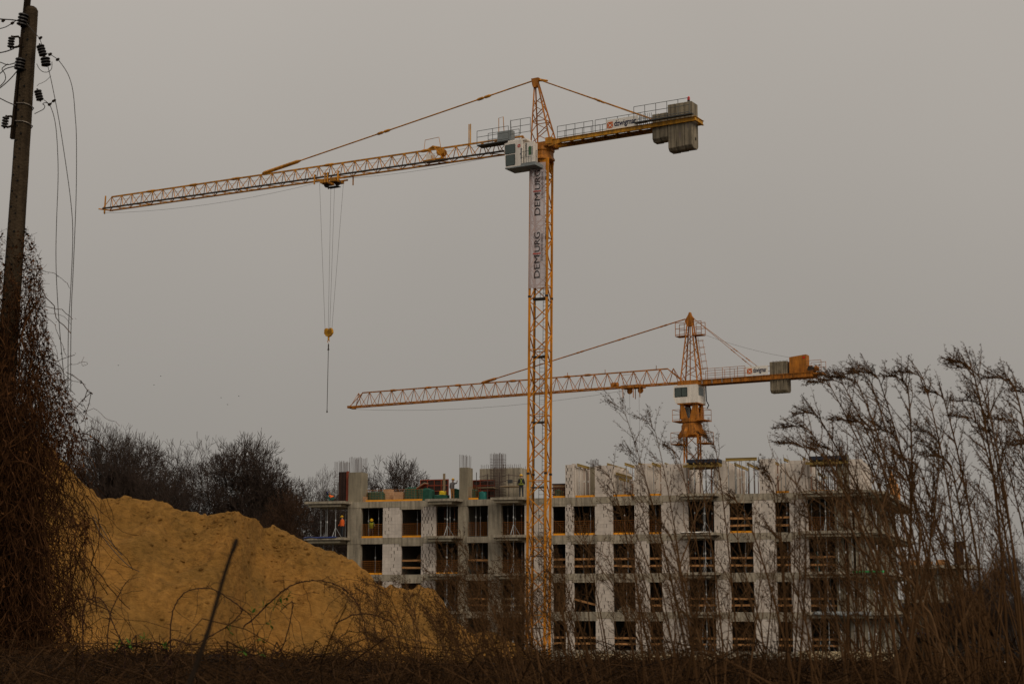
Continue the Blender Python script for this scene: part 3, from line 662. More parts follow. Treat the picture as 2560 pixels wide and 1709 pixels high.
# ------------------------------------------------------------------ the lower wing behind the weeds at the right
wg = thing('lower_wing', 'lower unfinished concrete wing half hidden behind the weeds on the right', 'building', (37, 145, 0))
wu0, wu1 = 43.6, 48.6
for i, z in enumerate((8.1, 5.1, 2.1)):
    b = MB(); fbox(b, wu0 - 1.0, wu1 + 1.2, 26.5, 36, z - .3, z); b.build('floor_slab', 'concrete', wg)
    b = MB(); fbox(b, wu0, wu1, 31.5, 31.8, z - 3.0, z - .3); b.build('inner_wall', 'inner', wg)
    for q in range(6):
        u = wu0 + .4 + q * (wu1 - wu0 - .8) / 5; b = MB(); fbox(b, u - (.45 if q % 2 else .2), u + (.45 if q % 2 else .2), 27.6, 28.0, z - 3.0, z - .302); b.build('concrete_column', 'concrete2' if q % 2 else 'concrete', wg)
    for q in range(5):
        u = wu0 + .9 + q * (wu1 - wu0 - 1.6) / 5
        for h in (.5, 1.0):
            MB().bar(fw(u, 27.9, z - 3 + h), fw(u + .8, 27.9, z - 3 + h), .04, .15).build('guard_board', 'plank', wg)
    for q in range(6):
        prop(wu0 - .6 + q * 1.2, 27.0, z - 3.0 if i < 2 else 0, z - .302, 'thin steel prop, %s from the left on the %s level of the lower wing' % (ORD[q], ORD[i]), 'props of the lower wing', rust=q % 2 == 0)
for q in range(4):
    b = MB(); fbox(b, wu0 - .5 + q * 1.1, wu0 + .3 + q * 1.1, 28, 28.3, 8.1, 8.45 + .15 * (q % 2)); b.build('deck_formwork', 'plank', wg)
for q in range(10): MB().tube([fw(wu0 + 2 + q * .14, 27.6, 8.1), fw(wu0 + 2 + q * .14, 27.6, 10.4)], .015, 4).build('starter_bar', 'rebar', wg)
b = MB(); fbox(b, wu0 + 4.4, wu0 + 5.2, 28, 29, 8.1, 10.2); b.build('core_formwork', 'formply', wg)
tarp('blue tarpaulin lying on the lower wing behind the weeds', 'blue', wu0 + 1.0, wu0 + 3, 26.4, 2.15, .3)

# ------------------------------------------------------------------ tower cranes
class Frame:
    def __init__(s, x, y, ang):
        s.o = V((x, y, 0)); s.L = V((-math.cos(ang), math.sin(ang), 0)); s.W = V((-math.sin(ang), -math.cos(ang), 0)); s.ax = (s.L, s.W, UP)
    def __call__(s, l, w_, z): return s.o + s.L * l + s.W * w_ + UP * z
    def lz(s, px, py, w_=0):
        x, z = ray(px, py); bx = s.o + s.W * w_
        l = (x * bx.y - bx.x) / (s.L.x - x * s.L.y); return l, ZC + z * (bx.y + l * s.L.y)
    def box(s, b, l0, l1, w0, w1, z0, z1): return b.box(s((l0 + l1) / 2, (w0 + w1) / 2, (z0 + z1) / 2), (abs(l1 - l0), abs(w1 - w0), abs(z1 - z0)), s.ax)
def mast(root, cb, ct, z0, z1, a, ang, m, pitch=1.22, leg=.15, brace=.07, bars_every=4):
    d1 = V((-math.cos(ang), math.sin(ang), 0)); d2 = V((-math.sin(ang), -math.cos(ang), 0)); h = a / 2 - leg / 2
    def P(i, j, z):
        q = (z - z0) / (z1 - z0); c = cb.lerp(ct, q); return V((c.x, c.y, z)) + d1 * (i * h) + d2 * (j * h)
    cs = [(1, 1), (-1, 1), (-1, -1), (1, -1)]
    for c in cs: MB().box((P(*c, z0) + P(*c, z1)) / 2, (leg, leg, (z1 - z0)), (d1, d2, (P(*c, z1) - P(*c, z0)).normalized())).build('mast_leg', m, root)
    n = int((z1 - z0) / pitch)
    for s in range(4):
        c0, c1 = cs[s], cs[(s + 1) % 4]
        for k in range(n):
            za = z1 - k * pitch; zb = z1 - (k + 1) * pitch
            p, q = (c0, c1) if (k + s) % 2 else (c1, c0)
            MB().bar(P(*p, za), P(*q, zb), brace).build('mast_brace', m, root)
            if k % bars_every == 0: MB().bar(P(*c0, za - .02), P(*c1, za - .02), brace * .9).build('mast_strut', m, root)
    return P
def jib(root, T, l0, l1, z0, z1, h, hw, bay, m, near_m, top_l0=None, top_l1=None, dr=.052, ch=.12):
    zb = lambda l: z0 + (z1 - z0) * (l - l0) / (l1 - l0)
    n = max(1, round((l1 - l0) / bay)); by = (l1 - l0) / n
    MB().bar(T(l0, hw, zb(l0)), T(l1, hw, zb(l1)), ch).build('bottom_chord', near_m, root)
    MB().bar(T(l0, -hw, zb(l0)), T(l1, -hw, zb(l1)), ch).build('bottom_chord', m, root)
    tl0 = l0 + by / 2 if top_l0 is None else top_l0; tl1 = l1 - by / 2 if top_l1 is None else top_l1
    MB().bar(T(tl0, 0, zb(tl0) + h), T(tl1, 0, zb(tl1) + h), ch).build('top_chord', m, root)
    for k in range(n):
        a, c, mdl = l0 + k * by, l0 + (k + 1) * by, l0 + (k + .5) * by
        for sw in (hw, -hw):
            MB().bar(T(a, sw, zb(a)), T(mdl, 0, zb(mdl) + h), dr).build('jib_diagonal', m, root)
            MB().bar(T(c, sw, zb(c)), T(mdl, 0, zb(mdl) + h), dr).build('jib_diagonal', m, root)
        s = hw if k % 2 else -hw
        MB().bar(T(a, s, zb(a)), T(c, -s, zb(c)), dr).build('jib_cross_brace', m, root)
    return zb
def railing(root, T, l0, l1, w_, z0, z1, h, n, m, name='handrail', r=.022):
    zf = lambda l: z0 + (z1 - z0) * (l - l0) / (l1 - l0)
    for q in (h, h * .55, .12):
        MB().tube([T(l0, w_, zf(l0) + q), T(l1, w_, zf(l1) + q)], r, 4).build('rail', m, root)
    for j in range(n + 1):
        l = l0 + (l1 - l0) * j / n; MB().tube([T(l, w_, zf(l)), T(l, w_, zf(l) + h)], r, 4).build('rail_post', m, root)
def cwblock(root, T, l0, l1, w0, w1, z0, z1, m='cw'):
    ch = .22; poly = [T(l0, w0, z1), T(l0, w1, z1), T(l0, w1, z0 + ch), T(l0, w1 - ch * .9, z0), T(l0, w0 + ch * .9, z0), T(l0, w0, z0 + ch)]
    o = MB().prism(poly, T.L * (l1 - l0)).build('counterweight_block', m, root)
    md = o.modifiers.new('bevel', 'BEVEL'); md.width = .03; md.segments = 1
    MB().tube([T((l0 + l1) / 2 - .07, 0, z1), T((l0 + l1) / 2 - .07, 0, z1 + .12), T((l0 + l1) / 2 + .07, 0, z1 + .12), T((l0 + l1) / 2 + .07, 0, z1)], .02, 4).build('lifting_eye', 'grey', root)
def logo(root_, p0, right, up, size, lift, m='logo'):
    """orange square with a pale four pointed figure and round centre left open"""
    g = .08 * size; s = size; c = V((s / 2, s / 2))
    polys = [[(g, s), (s - 0, s), (s - 0, s - g * 2.2), (s * .63, s * .60), (s * .40, s * .66)],
             [(0, s - g * .6), (s * .33, s * .6), (s * .36, s * .38), (0, 0)],
             [(g * 1.2, 0), (s * .42, s * .33), (s * .6, s * .36), (s - g * 1.5, 0)],
             [(s, g * .6), (s * .66, s * .42), (s * .68, s * .55), (s, s - g * 3.6)]]
    for q in polys:
        MB().prism([p0 + right * x + up * y for x, y in q], lift).build('logo_piece', m, root_)

# --- the tall crane in front
CT = Frame(2.25, 118, R(30))
CB1 = V((1.88, 118, 0)); CTOP = V((2.25, 118, 0))
c1 = thing('tower_crane', 'tall yellow tower crane with a white cab standing before the building', 'crane', (1.88, 118, 0))
A17 = R(17)
MP = mast(c1, CB1, CTOP, .3, 38.0, 1.49, A17, 'mastyel', 1.215, .155, .066)
MB().box((1.88, 118, .05), (4.5, 4.5, .6)).build('base_block', 'concrete', c1)
# ladder and landings inside the mast
D1 = V((-math.cos(A17), math.sin(A17), 0)); D2 = V((-math.sin(A17), -math.cos(A17), 0))
def mc(z): return CB1.lerp(CTOP, z / 38) * 1.0 + UP * z
LZ = [3.0, 8.2, 13.2, 18.0, 22.9, 27.3, 32.0, 36.6]
for j, z in enumerate(LZ):
    s = .12 if j % 2 else -.12
    MB().box(mc(z) + D2 * .0, (1.1, .95, .06), (D1, D2, UP)).build('landing', 'darkgrey', c1)
    z2 = LZ[j + 1] if j + 1 < len(LZ) else 38.4
    p = mc(z) + D1 * (-.22 + s) + D2 * -.2; q = mc(z2 + .9) + D1 * (-.22 + s) + D2 * -.2
    for e in (-.19, .19): MB().tube([p + D1 * e, q + D1 * e], .018, 4).build('ladder_rail', 'grey', c1)
    nr = int((z2 + .9 - z) / .3)
    for k in range(nr): MB().tube([p.lerp(q, (k + .5) / nr) + D1 * -.19, p.lerp(q, (k + .5) / nr) + D1 * .19], .013, 4).build('ladder_rung', 'grey', c1)
MB().tube([mc(.5) + D1 * .58 + D2 * -.5, mc(20) + D1 * .54 + D2 * -.5, mc(37) + D1 * .56 + D2 * -.5], .025, 5).build('power_cable', 'rubber', c1)
for z in (27.4, 14.2):                           # pinned joint collars of the mast sections
    for i, j in ((1, 1), (-1, 1), (-1, -1), (1, -1)):
        MB().box(MP(i, j, z), (.20, .20, .14), (D1, D2, UP)).build('joint_collar', 'darkbrown', c1)
# slewing unit
MB().lathe(CT(0, 0, 37.95), [(1.02, 0), (1.02, .12), (.92, .3), (.92, .62), (1.0, .7), (1.0, .95)], n=8).build('slewing_ring', 'orange', c1)
for i, j in ((1, 1), (-1, 1), (-1, -1), (1, -1)):
    p = MP(i, j, 37.0); MB().prism([p + UP * -.1, p + UP * .95 + D1 * .15 * i, p + UP * .95 - D1 * i * .75], D2 * .05).build('corner_gusset', 'mastyel', c1)
bx = MB(); CT.box(bx, -1.1, 1.0, -.75, .75, 38.9, 39.25); bx.build('slewing_platform', 'orange', c1)
# tower head
ap = V(CT(.45, 0, 44.35)); hb = [(.62, .55), (.62, -.55), (-1.05, .55), (-1.05, -.55)]
for (l, w_) in hb: MB().bar(CT(l, w_, 39.2), ap + CT.L * (.10 if l > 0 else -.12) + CT.W * (w_ * .12), .11).build('head_leg', 'orange', c1)
def hp(l, w_, q): return CT(l, w_, 39.2).lerp(ap + CT.L * (.10 if l > 0 else -.12) + CT.W * (w_ * .12), q)
for s in range(4):
    c0, c1_ = [hb[0], hb[1], hb[3], hb[2]][s], [hb[1], hb[3], hb[2], hb[0]][s]
    for k, (qa, qb) in enumerate(((0.02, .2), (.2, .36), (.36, .5), (.5, .62), (.62, .72))):
        p, q = (c0, c1_) if k % 2 else (c1_, c0)
        MB().bar(hp(*p, qa), hp(*q, qb), .05).build('head_brace', 'orange', c1)
    MB().bar(hp(*c0, .36), hp(*c1_, .36), .05).build('head_brace', 'orange', c1)
MB().prism([ap + CT.L * .28 + UP * .18, ap - CT.L * .34 + UP * .18, ap - CT.L * .22 - UP * .35, ap - CT.L * .12 - UP * .55, ap + CT.L * .12 - UP * .55, ap + CT.L * .2 - UP * .3], CT.W * .3).build('head_plate', 'orange', c1)
MB().box(hp(-1.05, .55, .02) - UP * .05, (.55, .5, .5), CT.ax).build('head_foot', 'yellow', c1)
MB().prism([CT(-.7, .6, 39.15), CT(-1.9, .6, 39.2), CT(-2.0, .6, 38.95), CT(-1.0, .6, 38.8)], CT.W * .12).build('counter_jib_knuckle', 'yellow', c1)
# jib
JB = jib(c1, CT, 1.0, 44.8, 39.05, 39.72, 1.1, .46, 1.22, 'yellow', 'darkbrown')  # near bottom chord in dark brown, the other chords yellow
for px, py in ((378, 479), (483, 465), (589, 449), (823, 415), (1065, 378)):
    l, _ = CT.lz(px, py); p = CT(l, 0, JB(l) + 1.1)
    MB().tube([p - CT.L * .65, p - CT.L * .3, p + CT.L * .3, p + CT.L * .65], [.05, .12, .12, .05], 6).build('chord_splice', 'yellow', c1)
b = MB(); b.bar(CT(44.85, .1, JB(44.8) + 1.25), CT(44.85, .18, JB(44.8) - .35), .11); b.build('end_post', 'yellow', c1)
b = MB(); b.bar(CT(45.05, -.1, JB(44.8) + 1.22), CT(45.05, -.05, JB(44.8) - .35), .11); b.build('end_post', 'yellow', c1)
MB().bar(CT(45.2, .55, JB(44.8)), CT(44.6, -.6, JB(44.8)), .1).build('end_bar', 'yellow', c1)
for l in (35.4, 29.3, 39.8): MB().bar(CT(l, .46, JB(l)), CT(l + .1, -.46, JB(l)), .09).build('jib_cross_bar', 'yellow', c1)
# tie bars
def tie(root, T, pts, m, r=.055, joints=(), k=1.0):
    MB().tube([p for p in pts], r, 6).build('tie_bar', m, root)
    d = (pts[-1] - pts[0]).normalized()
    for q in joints:
        p = pts[0].lerp(pts[-1], q); MB().tube([p - d * .7 * k, p - d * .5 * k, p - d * .12 * k, p, p + d * .12 * k, p + d * .5 * k, p + d * .7 * k], [.05 * k, .115 * k, .115 * k, .06 * k, .115 * k, .115 * k, .05 * k], 6).build('tie_joint', m, root)
lA = 27.0; pA = CT(lA, 0, JB(lA) + 1.2); pT = ap + UP * .1 + CT.L * .2
tie(c1, CT, [pT, pA], 'yellow', .055, (.17, .53))
d = (pT - pA).normalized()
MB().tube([pA, pA + d * .2, pA + d * 3.7, pA + d * 4.1], [.08, .15, .15, .06], 6).build('tie_end_sleeve', 'yellow', c1)
for s in (.12, -.12):
    tie(c1, CT, [ap + UP * .08 - CT.L * .25 + CT.W * s, CT(-10.1, s * 3, 39.45)], 'yellow', .035, (.50,), .6)
MB().tube([ap + UP * .08 - CT.L * .2, ap - UP * .12 - CT.L * 1.0], [.13, .07], 6).build('tie_socket', 'yellow', c1)
# counter jib
for s in (.62, -.62):
    b = MB(); CT.box(b, -12.95, -1.0, s - .02, s + .02, 39.03, 39.29); b.build('beam_web', 'beam', c1)
    for z in (39.015, 39.305):
        b = MB(); CT.box(b, -12.95, -1.0, s - .09, s + .09, z - .014, z + .014); b.build('beam_flange', 'beam', c1)
b = MB(); CT.box(b, -13.0, -12.955, -.72, .72, 39.03, 39.29); b.build('end_beam', 'beam', c1)
for z in (39.01, 39.31):
    b = MB(); CT.box(b, -13.06, -12.90, -.78, .78, z - .015, z + .015); b.build('end_flange', 'beam', c1)
for k in range(9):
    l = -1.6 - k * .95; MB().bar(CT(l, .58, 39.06), CT(l - .8, -.58, 39.06), .06).build('counter_jib_brace', 'beam', c1)
b = MB(); CT.box(b, -9.2, -1.6, -.5, .5, 39.335, 39.365); b.build('walkway', 'darkgrey', c1)
for (a_, e_) in ((-1.7, -4.7), (-4.9, -8.6)):
    railing(c1, CT, a_, e_, .6, 39.33, 39.33, .95, 4, 'grey'); railing(c1, CT, a_, e_, -.6, 39.33, 39.33, .95, 4, 'grey')
b = MB(); CT.box(b, -12.9, -8.25, .72, 1.05, 39.42, 39.5); b.build('side_platform', 'darkgrey', c1)
railing(c1, CT, -8.3, -12.7, 1.04, 39.5, 39.5, 1.15, 5, 'grey')
for j in range(7): MB().tube([CT(-8.6 - j * .16, .74, 39.3), CT(-8.6 - j * .16, .74, 40.1)], .018, 4).build('guard_bar', 'grey', c1)
for j in range(2): cwblock(c1, CT, -9.5 - j * .62, -10.1 - j * .62, -.5, .5, 37.95 + .04 * j, 40.02)
for j in range(3): cwblock(c1, CT, -10.78 - j * .64, -11.40 - j * .64, -.55, .55, 37.05 + .03 * j, 40.55)
l, z = -12.3, 40.58
t = MB().lathe(CT(l, .2, z), [(.1, 0), (.1, .16), (.06, .18)], n=8).build('beacon_base', 'rubber', c1)
MB().lathe(CT(l, .2, z + .18), [(.1, 0), (.1, .18), (.06, .26), (.01, .28)], n=8).build('beacon_light', 'red', c1)
for (j, l, zz) in ((0, -11.72, 38.35), (1, -12.35, 39.0)):                # small stencilled marks on the blocks
    for k in range(5): b = MB(); CT.box(b, l - .06, l + .06, .553, .556, zz - .09 * k - .05, zz - .09 * k); b.build('stencil_mark', 'fade', c1)
b = MB(); CT.box(b, -12.703, -12.70, -.1, .05, 37.75, 37.95); b.build('lifting_hole', 'rubber', c1)
# sign on the counter jib
def sign(T, label, l0, l1, w_, z0, z1, tx0, tx1):
    root = thing('sign_board', label, 'sign', T((l0 + l1) / 2, w_, z0))
    b = MB(); T.box(b, l0, l1, w_ - .02, w_, z0, z1); b.build('board', 'signw', root)
    s = (z1 - z0) * .62; rt = -T.L; p = T(l0, w_, 0)
    logo(root, T(l0 - .07, w_ + .004, z0 + (z1 - z0) * .16), rt, UP, s, T.W * .008)
    lettering('printed_word', 'dźwigmar', 'ink', root, T(l0 - .07 - s - .1, w_ + .012, z0 + (z1 - z0) * .10), rt, UP, (l0 - l1) - s - .30, (z1 - z0) * .74)
sign(CT, 'white company sign with orange square logo on the tall crane rear arm', -5.85, -8.45, .665, 39.32, 40.10, 0, 0)
# cab
CW0, CW1, CL0, CL1, CZ0, CZ1 = .95, 1.95, 2.12, -.18, 37.2, 39.05
b = MB(); b.prism([CT(CL0, CW1, CZ1 + .10), CT(CL0 + .05, CW1, CZ1 - .1), CT(CL0 - .1, CW1, CZ0 + .05), CT(.68, CW1, CZ0 + .05), CT(.62, CW1, CZ1 + .2), CT(1.5, CW1, CZ1 + .2)], -CT.W * 1.0)
cab = b.build('operator_cab', 'white', c1)
b = MB(); CT.box(b, .60, CL1, CW0, CW1 - .28, CZ0 + .05, CZ1 + .02); b.build('rear_cab', 'white', cab)
b = MB(); CT.box(b, 1.9, .3, CW0 + .1, CW1 - .12, CZ1 + .2, CZ1 + .32); b.build('roof_box', 'white', cab)
def panel(l0, l1, z0, z1, w_, m, name, par, r=.07, th=.012):
    pts = [T_ for T_ in []]; poly = []
    for cx, cz, a0 in ((l1 + r, z1 - r, 90), (l1 + r, z0 + r, 180), (l0 - r, z0 + r, 270), (l0 - r, z1 - r, 0)):
        for q in range(4): an = R(a0 + q * 30); poly.append(CT(cx + math.sin(an - R(90)) * 0 + r * math.cos(an) * (1), w_, cz + r * math.sin(an)))
    # order is handled by building the outline explicitly
    out = []
    for cx, cz, s1, s2 in ((l0 - r, z1 - r, 1, 1), (l1 + r, z1 - r, -1, 1), (l1 + r, z0 + r, -1, -1), (l0 - r, z0 + r, 1, -1)):
        seq = [0, 30, 60, 90] if s1 * s2 > 0 else [90, 60, 30, 0]
        for an in seq: out.append(CT(cx + s1 * r * math.cos(R(an)), w_, cz + s2 * r * math.sin(R(an))))
    return MB().prism(out, CT.W * th).build(name, m, par)
panel(2.08, 1.18, 38.28, 39.02, CW1 - .002, 'rubber', 'window_seal', cab, .08, .012); panel(2.05, 1.21, 38.31, 38.99, CW1 + .012, 'glass', 'cab_window', cab)
panel(2.02, 1.20, 37.36, 38.22, CW1 - .002, 'rubber', 'window_seal', cab, .08, .012); panel(1.99, 1.23, 37.39, 38.19, CW1 + .012, 'glass', 'cab_window', cab)
panel(.2, -.04, 38.05, 38.75, CW1 - .282, 'greenglass', 'door_window', cab, .12)
b = MB(); CT.box(b, -.08, -.15, CW1 - .279, CW1 - .27, 38.05, 38.7); b.build('door_window', 'glass', cab)
logo(cab, CT(.98, CW1 + .004, 38.68), -CT.L, UP, .24, CT.W * .008, 'logored')
lettering('printed_word', 'dźwigmar', 'ink', cab, CT(.76, CW1 + .012, 37.72 + .88), -UP, -CT.L, .86, .2)
b = MB(); CT.box(b, .42, .36, CW1 - .27, CW1 - .23, 38.0, 39.0); b.build('door_seal', 'rubber', cab)
b = MB(); CT.box(b, 2.05, -.55, .5, 2.0, CZ0 - .05, CZ0 + .04); b.build('cab_floor', 'boxgrey', c1)
b = MB(); CT.box(b, .66, -.55, .6, 2.0, CZ0 + .042, CZ0 + .2); b.build('toe_plate', 'boxgrey', c1)
railing(c1, CT, .62, -.2, 1.99, CZ0 + .05, CZ0 + .05, 1.05, 4, 'grey', r=.016)
railing(c1, CT, -.45, -.54, 1.7, CZ0 + .1, CZ0 + .1, 1.0, 1, 'grey', r=.016)
# grey electrics cabinet, small platform and hoops on the jib root
b = MB(); CT.box(b, 3.55, 2.3, .1, .6, 39.75, 40.62); b.build('electrics_cabinet', 'boxgrey', c1)
b = MB(); CT.box(b, 5.1, 2.2, .25, 1.1, 39.62, 39.70); b.build('jib_platform', 'darkgrey', c1)
railing(c1, CT, 5.1, 2.3, 1.08, 39.7, 39.7, 1.1, 2, 'grey'); railing(c1, CT, 5.1, 2.3, -.6, 39.95, 39.9, 1.1, 2, 'grey')
railing(c1, CT, 2.3, .55, .75, 40.1, 40.1, 1.2, 2, 'grey')
MB().tube([CT(3.9, -.2, 40.3), CT(3.9, -.2, 42.0), CT(3.5, -.2, 42.05), CT(3.4, -.2, 40.3)], .03, 5).build('access_hoop', 'yellow', c1)
MB().tube([CT(3.0, -.5, 40.3), CT(3.0, -.5, 41.85), CT(2.9, -.5, 40.3)], .02, 5).build('access_hoop', 'grey', c1)
MB().tube([CT(2.3, 1.2, 39.3), CT(2.1, 1.2, 39.55), CT(1.85, 1.2, 39.55), CT(1.7, 1.2, 39.3)], .05, 5).build('cable_loop', 'rubber', c1)
for s in (0, .14): MB().bar(CT(6.35 + s, 0, 40.2), CT(6.35 + s, 0, 41.85), .085).build('upright_post', 'beam', c1)
# trolley winch on the jib
l, z = CT.lz(1088, 392); b = MB(); CT.box(b, l - 1.0, l + .9, -.35, .4, JB(l) + .12, JB(l) + .22); b.build('winch_frame', 'yellow', c1)
MB().lathe(CT(l - .6, -.3, JB(l) + .75), [(.32, 0), (.32, .06), (.18, .08), (.18, .5), (.32, .52), (.32, .58)], CT.W, 12).build('winch_drum', 'yellow', c1)
b = MB(); CT.box(b, l + .1, l + .7, -.2, .25, JB(l) + .22, JB(l) + .7); b.build('winch_motor', 'signw', c1)
MB().tube([CT(l - .9, .4, JB(l) + .2), CT(l - .2, .4, JB(l) + 1.1)], .05, 5).build('winch_strut', 'yellow', c1)
MB().tube([CT(l + 1.0, .1, JB(l) + 1.15), CT(l + .9, .1, JB(l) + 1.95), CT(l - .4, .1, JB(l) + 2.0), CT(l - .6, .1, JB(l) + 1.1)], .025, 5).build('access_hoop', 'yellow', c1)
MB().tube([CT(l + .8, 0, JB(l) + 1.15), CT(l + .2, 0, JB(l) + 1.3), CT(l - .5, 0, JB(l) + 1.18)], [.05, .14, .05], 6).build('chord_splice', 'yellow', c1)
# trolley, ropes, hook
tl = 19.75; tz = JB(tl)
b = MB(); CT.box(b, tl - 1.25, tl + 1.3, .50, .60, tz - .32, tz - .2); b.build('trolley_side', 'yellow', c1)
b = MB(); CT.box(b, tl - 1.25, tl + 1.3, -.60, -.50, tz - .32, tz - .2); b.build('trolley_side', 'yellow', c1)
for l in (tl - .55, tl + .45): b = MB(); CT.box(b, l - .3, l + .3, -.6, .6, tz - .52, tz - .33); b.build('sheave_box', 'yellow', c1)
for l, w_ in ((tl + 1.3, .6), (tl + .2, .62), (tl - .05, .62), (tl - 1.1, .62)):
    MB().bar(CT(l, w_, tz + .28), CT(l, w_, tz - .55), .11).build('trolley_hanger', 'yellow', c1)
    MB().lathe(CT(l, w_ - .12, tz + .2), [(.1, 0), (.1, .1)], CT.W, 8).build('trolley_wheel', 'darkbrown', c1)
for l in (tl - 1.75, tl + .75): MB().bar(CT(l, -.6, tz + .02), CT(l, -.6, tz - .75), .1).build('trolley_hanger', 'yellow', c1)
for l in (tl - .6, tl + .5): MB().lathe(CT(l, -.1, tz - .5), [(.28, 0), (.3, .05), (.28, .1)], CT.W, 12).build('rope_sheave', 'darkbrown', c1)
b = MB(); CT.box(b, tl - .7, tl + .35, -.35, .15, tz - .85, tz - .8); b.build('inspection_tray', 'darkgrey', c1)
hz = 26.4
RT = [(tl + .95, .35, tl + .32), (tl + .05, .0, tl + .05), (tl - .33, 0, tl - .1), (tl - 1.15, -.1, tl - .3)]
for (la, w_, lb) in RT: MB().tube([CT(la, w_, tz - .45), CT(lb, w_ * .2, hz + .3)], .011, 4).build('hoist_rope', 'rope', c1)
hk = thing('hook_block', 'yellow striped crane hook block hanging on four ropes', 'hook', CT(tl, 0, hz - .5))
prof = [(.36, .28), (.22, .36), (.1, .36), (.05, .2), (-.05, .2), (-.14, .34), (-.26, .36), (-.38, .2), (-.40, -.05), (-.2, -.28), (0, -.36), (.2, -.28), (.38, -.05)]
MB().prism([CT(tl + x, -.12, hz + y) for x, y in prof], CT.W * .24).build('side_plates', 'beam', hk)
for k in range(6): MB().bar(CT(tl + .3 - k * .12, .125, hz - .12), CT(tl + .22 - k * .12, .125, hz + .16), .035, .01).build('warning_stripe', 'darkbrown', hk)
MB().lathe(CT(tl, 0, hz - .62), [(.06, 0), (.075, .02), (.075, .26)], n=8).build('swivel', 'beam', hk)
MB().tube([CT(tl + .09 * math.sin(a), 0, hz - .72 - .1 * math.cos(a)) for a in [i * .45 for i in range(12)]], .028, 6).build('hook', 'yellow', hk)
sg = thing('lifting_chain', 'long dark lifting chain hanging below the hook block', 'chain', CT(tl, 0, 19.9))
MB().lathe(CT(tl, 0, hz - 1.4), [(.015, .5), (.05, .45), (.05, .1), (.09, .02), (.09, -.02), (.02, -.05)], n=8).build('chain_shackle', 'darkbrown', sg)
for k in range(1):
    MB().tube([CT(tl, 0, hz - 1.35), CT(tl + .02, 0, 20.15)], .026, 5).build('chain_strand', 'darkbrown', sg)
MB().lathe(CT(tl + .02, 0, 19.9), [(.07, 0), (.03, .2), (.03, .28)], n=8).build('chain_end', 'darkbrown', sg)
# sagging ropes along the jib
def sag(p, q, s, n=10): return [p.lerp(q, k / n) - UP * (s * 4 * (k / n) * (1 - k / n)) for k in range(n + 1)]
MB().tube(sag(CT(44.9, 0, JB(44.8) - .3), CT(tl + 1.2, 0, tz - .25), .55), .011, 4).build('trolley_rope', 'rope', c1)
MB().tube(sag(CT(tl - 1.2, 0, tz - .25), CT(2.0, 0, 39.1), .35), .011, 4).build('trolley_rope', 'rope', c1)
MB().tube(sag(CT(1.5, 0, 39.9), CT(44, 0, JB(44) + .75), .1), .010, 4).build('hoist_line', 'rope', c1)
# DEMURG banner hung on the mast face
A0 = at(1316, 408, 117.4).z; B0 = 28.0
bn = thing('mesh_banner', 'tall white mesh banner with dark vertical lettering hung on the mast', 'banner', mc(B0) + D2 * .8)
b = MB(); nu, nv = 8, 26; bw = 1.24
def bpt(i, j, off=.83):
    z = B0 + (A0 - B0) * j / nv; c = mc(z); u = (.5 - i / nu) * bw + .055
    return c + D1 * u + D2 * (off + .02 * math.sin(z * 1.1 + i * .7) + .012 * math.sin(i * 1.7))
b.add([bpt(i, j) for j in range(nv + 1) for i in range(nu + 1)], [(j * (nu + 1) + i, j * (nu + 1) + i + 1, (j + 1) * (nu + 1) + i + 1, (j + 1) * (nu + 1) + i) for j in range(nv) for i in range(nu)])
b.build('banner_cloth', 'banner', bn, smooth=True)
for z0 in (28.75, 33.55):
    ps = lambda z, u: mc(z) + D1 * u + D2 * .872
    for body, s0, s1 in (('DEM', 0, 1.72), ('URG', 2.0, 3.5)):
        lettering('printed_letters', body, 'black', bn, ps(z0 + s0, -.175 + .0), UP, D1, s1 - s0, .44)
    MB().box(ps(z0 + 1.86, .08), (.62, .006, .07), (D1, D2, UP)).build('red_stroke', 'logored', bn)
    for k in range(22): MB().box(ps(z0 + 1.35 + k * .095, -.33), ((.12 if k % 3 else .17), .006, .035 if k % 4 else .055), (D1, D2, UP)).build('small_print_mark', 'fade', bn)

# --- the second crane behind the building
C2 = Frame(16.95, 150, R(29.7))
c2 = thing('tower_crane', 'smaller orange tower crane rising behind the building roof', 'crane', (16.95, 150, 0))
mast(c2, V((16.95, 150, 0)), V((16.95, 150, 0)), 0, 20.4, 1.46, A17, 'orange', 1.3, .13, .06)
MB().lathe(V((16.95, 150, 20.3)), [(.7, -.12), (.98, 0), (1.0, .12), (1.0, .95), (.92, 1.0), (.9, 1.15)], n=20).build('slewing_ring', 'orange', c2)
for i in range(4):
    an = A17 + R(45 + 90 * i); d = V((math.cos(an), math.sin(an), 0)); p = V((16.95, 150, 20.25)) + d * 1.05
    MB().prism([p - d * .1, p + d * .38 - UP * .22, p + d * .40 + UP * .1, p - d * .12 + UP * .85], d.cross(UP) * .3).build('corner_gusset', 'orange', c2)
MB().lathe(V((16.95, 150, 21.5)), [(1.0, 0), (1.02, .35)], n=4 * 4).build('turntable', 'orange', c2)
for (l, w_) in ((.85, .8), (.85, -.8), (-.85, .8), (-.85, -.8)):
    s = 1 if l > 0 else -1
    MB().prism([C2(l, w_, 21.8), C2(l, w_, 23.3), C2(l - .35 * s, w_, 23.3), C2(l - .75 * s, w_, 21.85)], C2.W * (.08 if w_ < 0 else -.08)).build('cab_column', 'orange', c2)
    MB().prism([C2(l, w_, 21.8), C2(l, w_, 23.3), C2(l, w_ * .6, 23.3), C2(l, w_ * .1, 21.85)], C2.L * (-.08 * s)).build('cab_column', 'orange', c2)
b = MB(); C2.box(b, .3, .75, -.3, .3, 21.85, 23.0); b.build('slewing_motor', 'boxgrey', c2)
b = MB(); C2.box(b, -1.0, 1.05, -.98, .98, 23.2, 23.3); b.build('cab_frame', 'orange', c2)
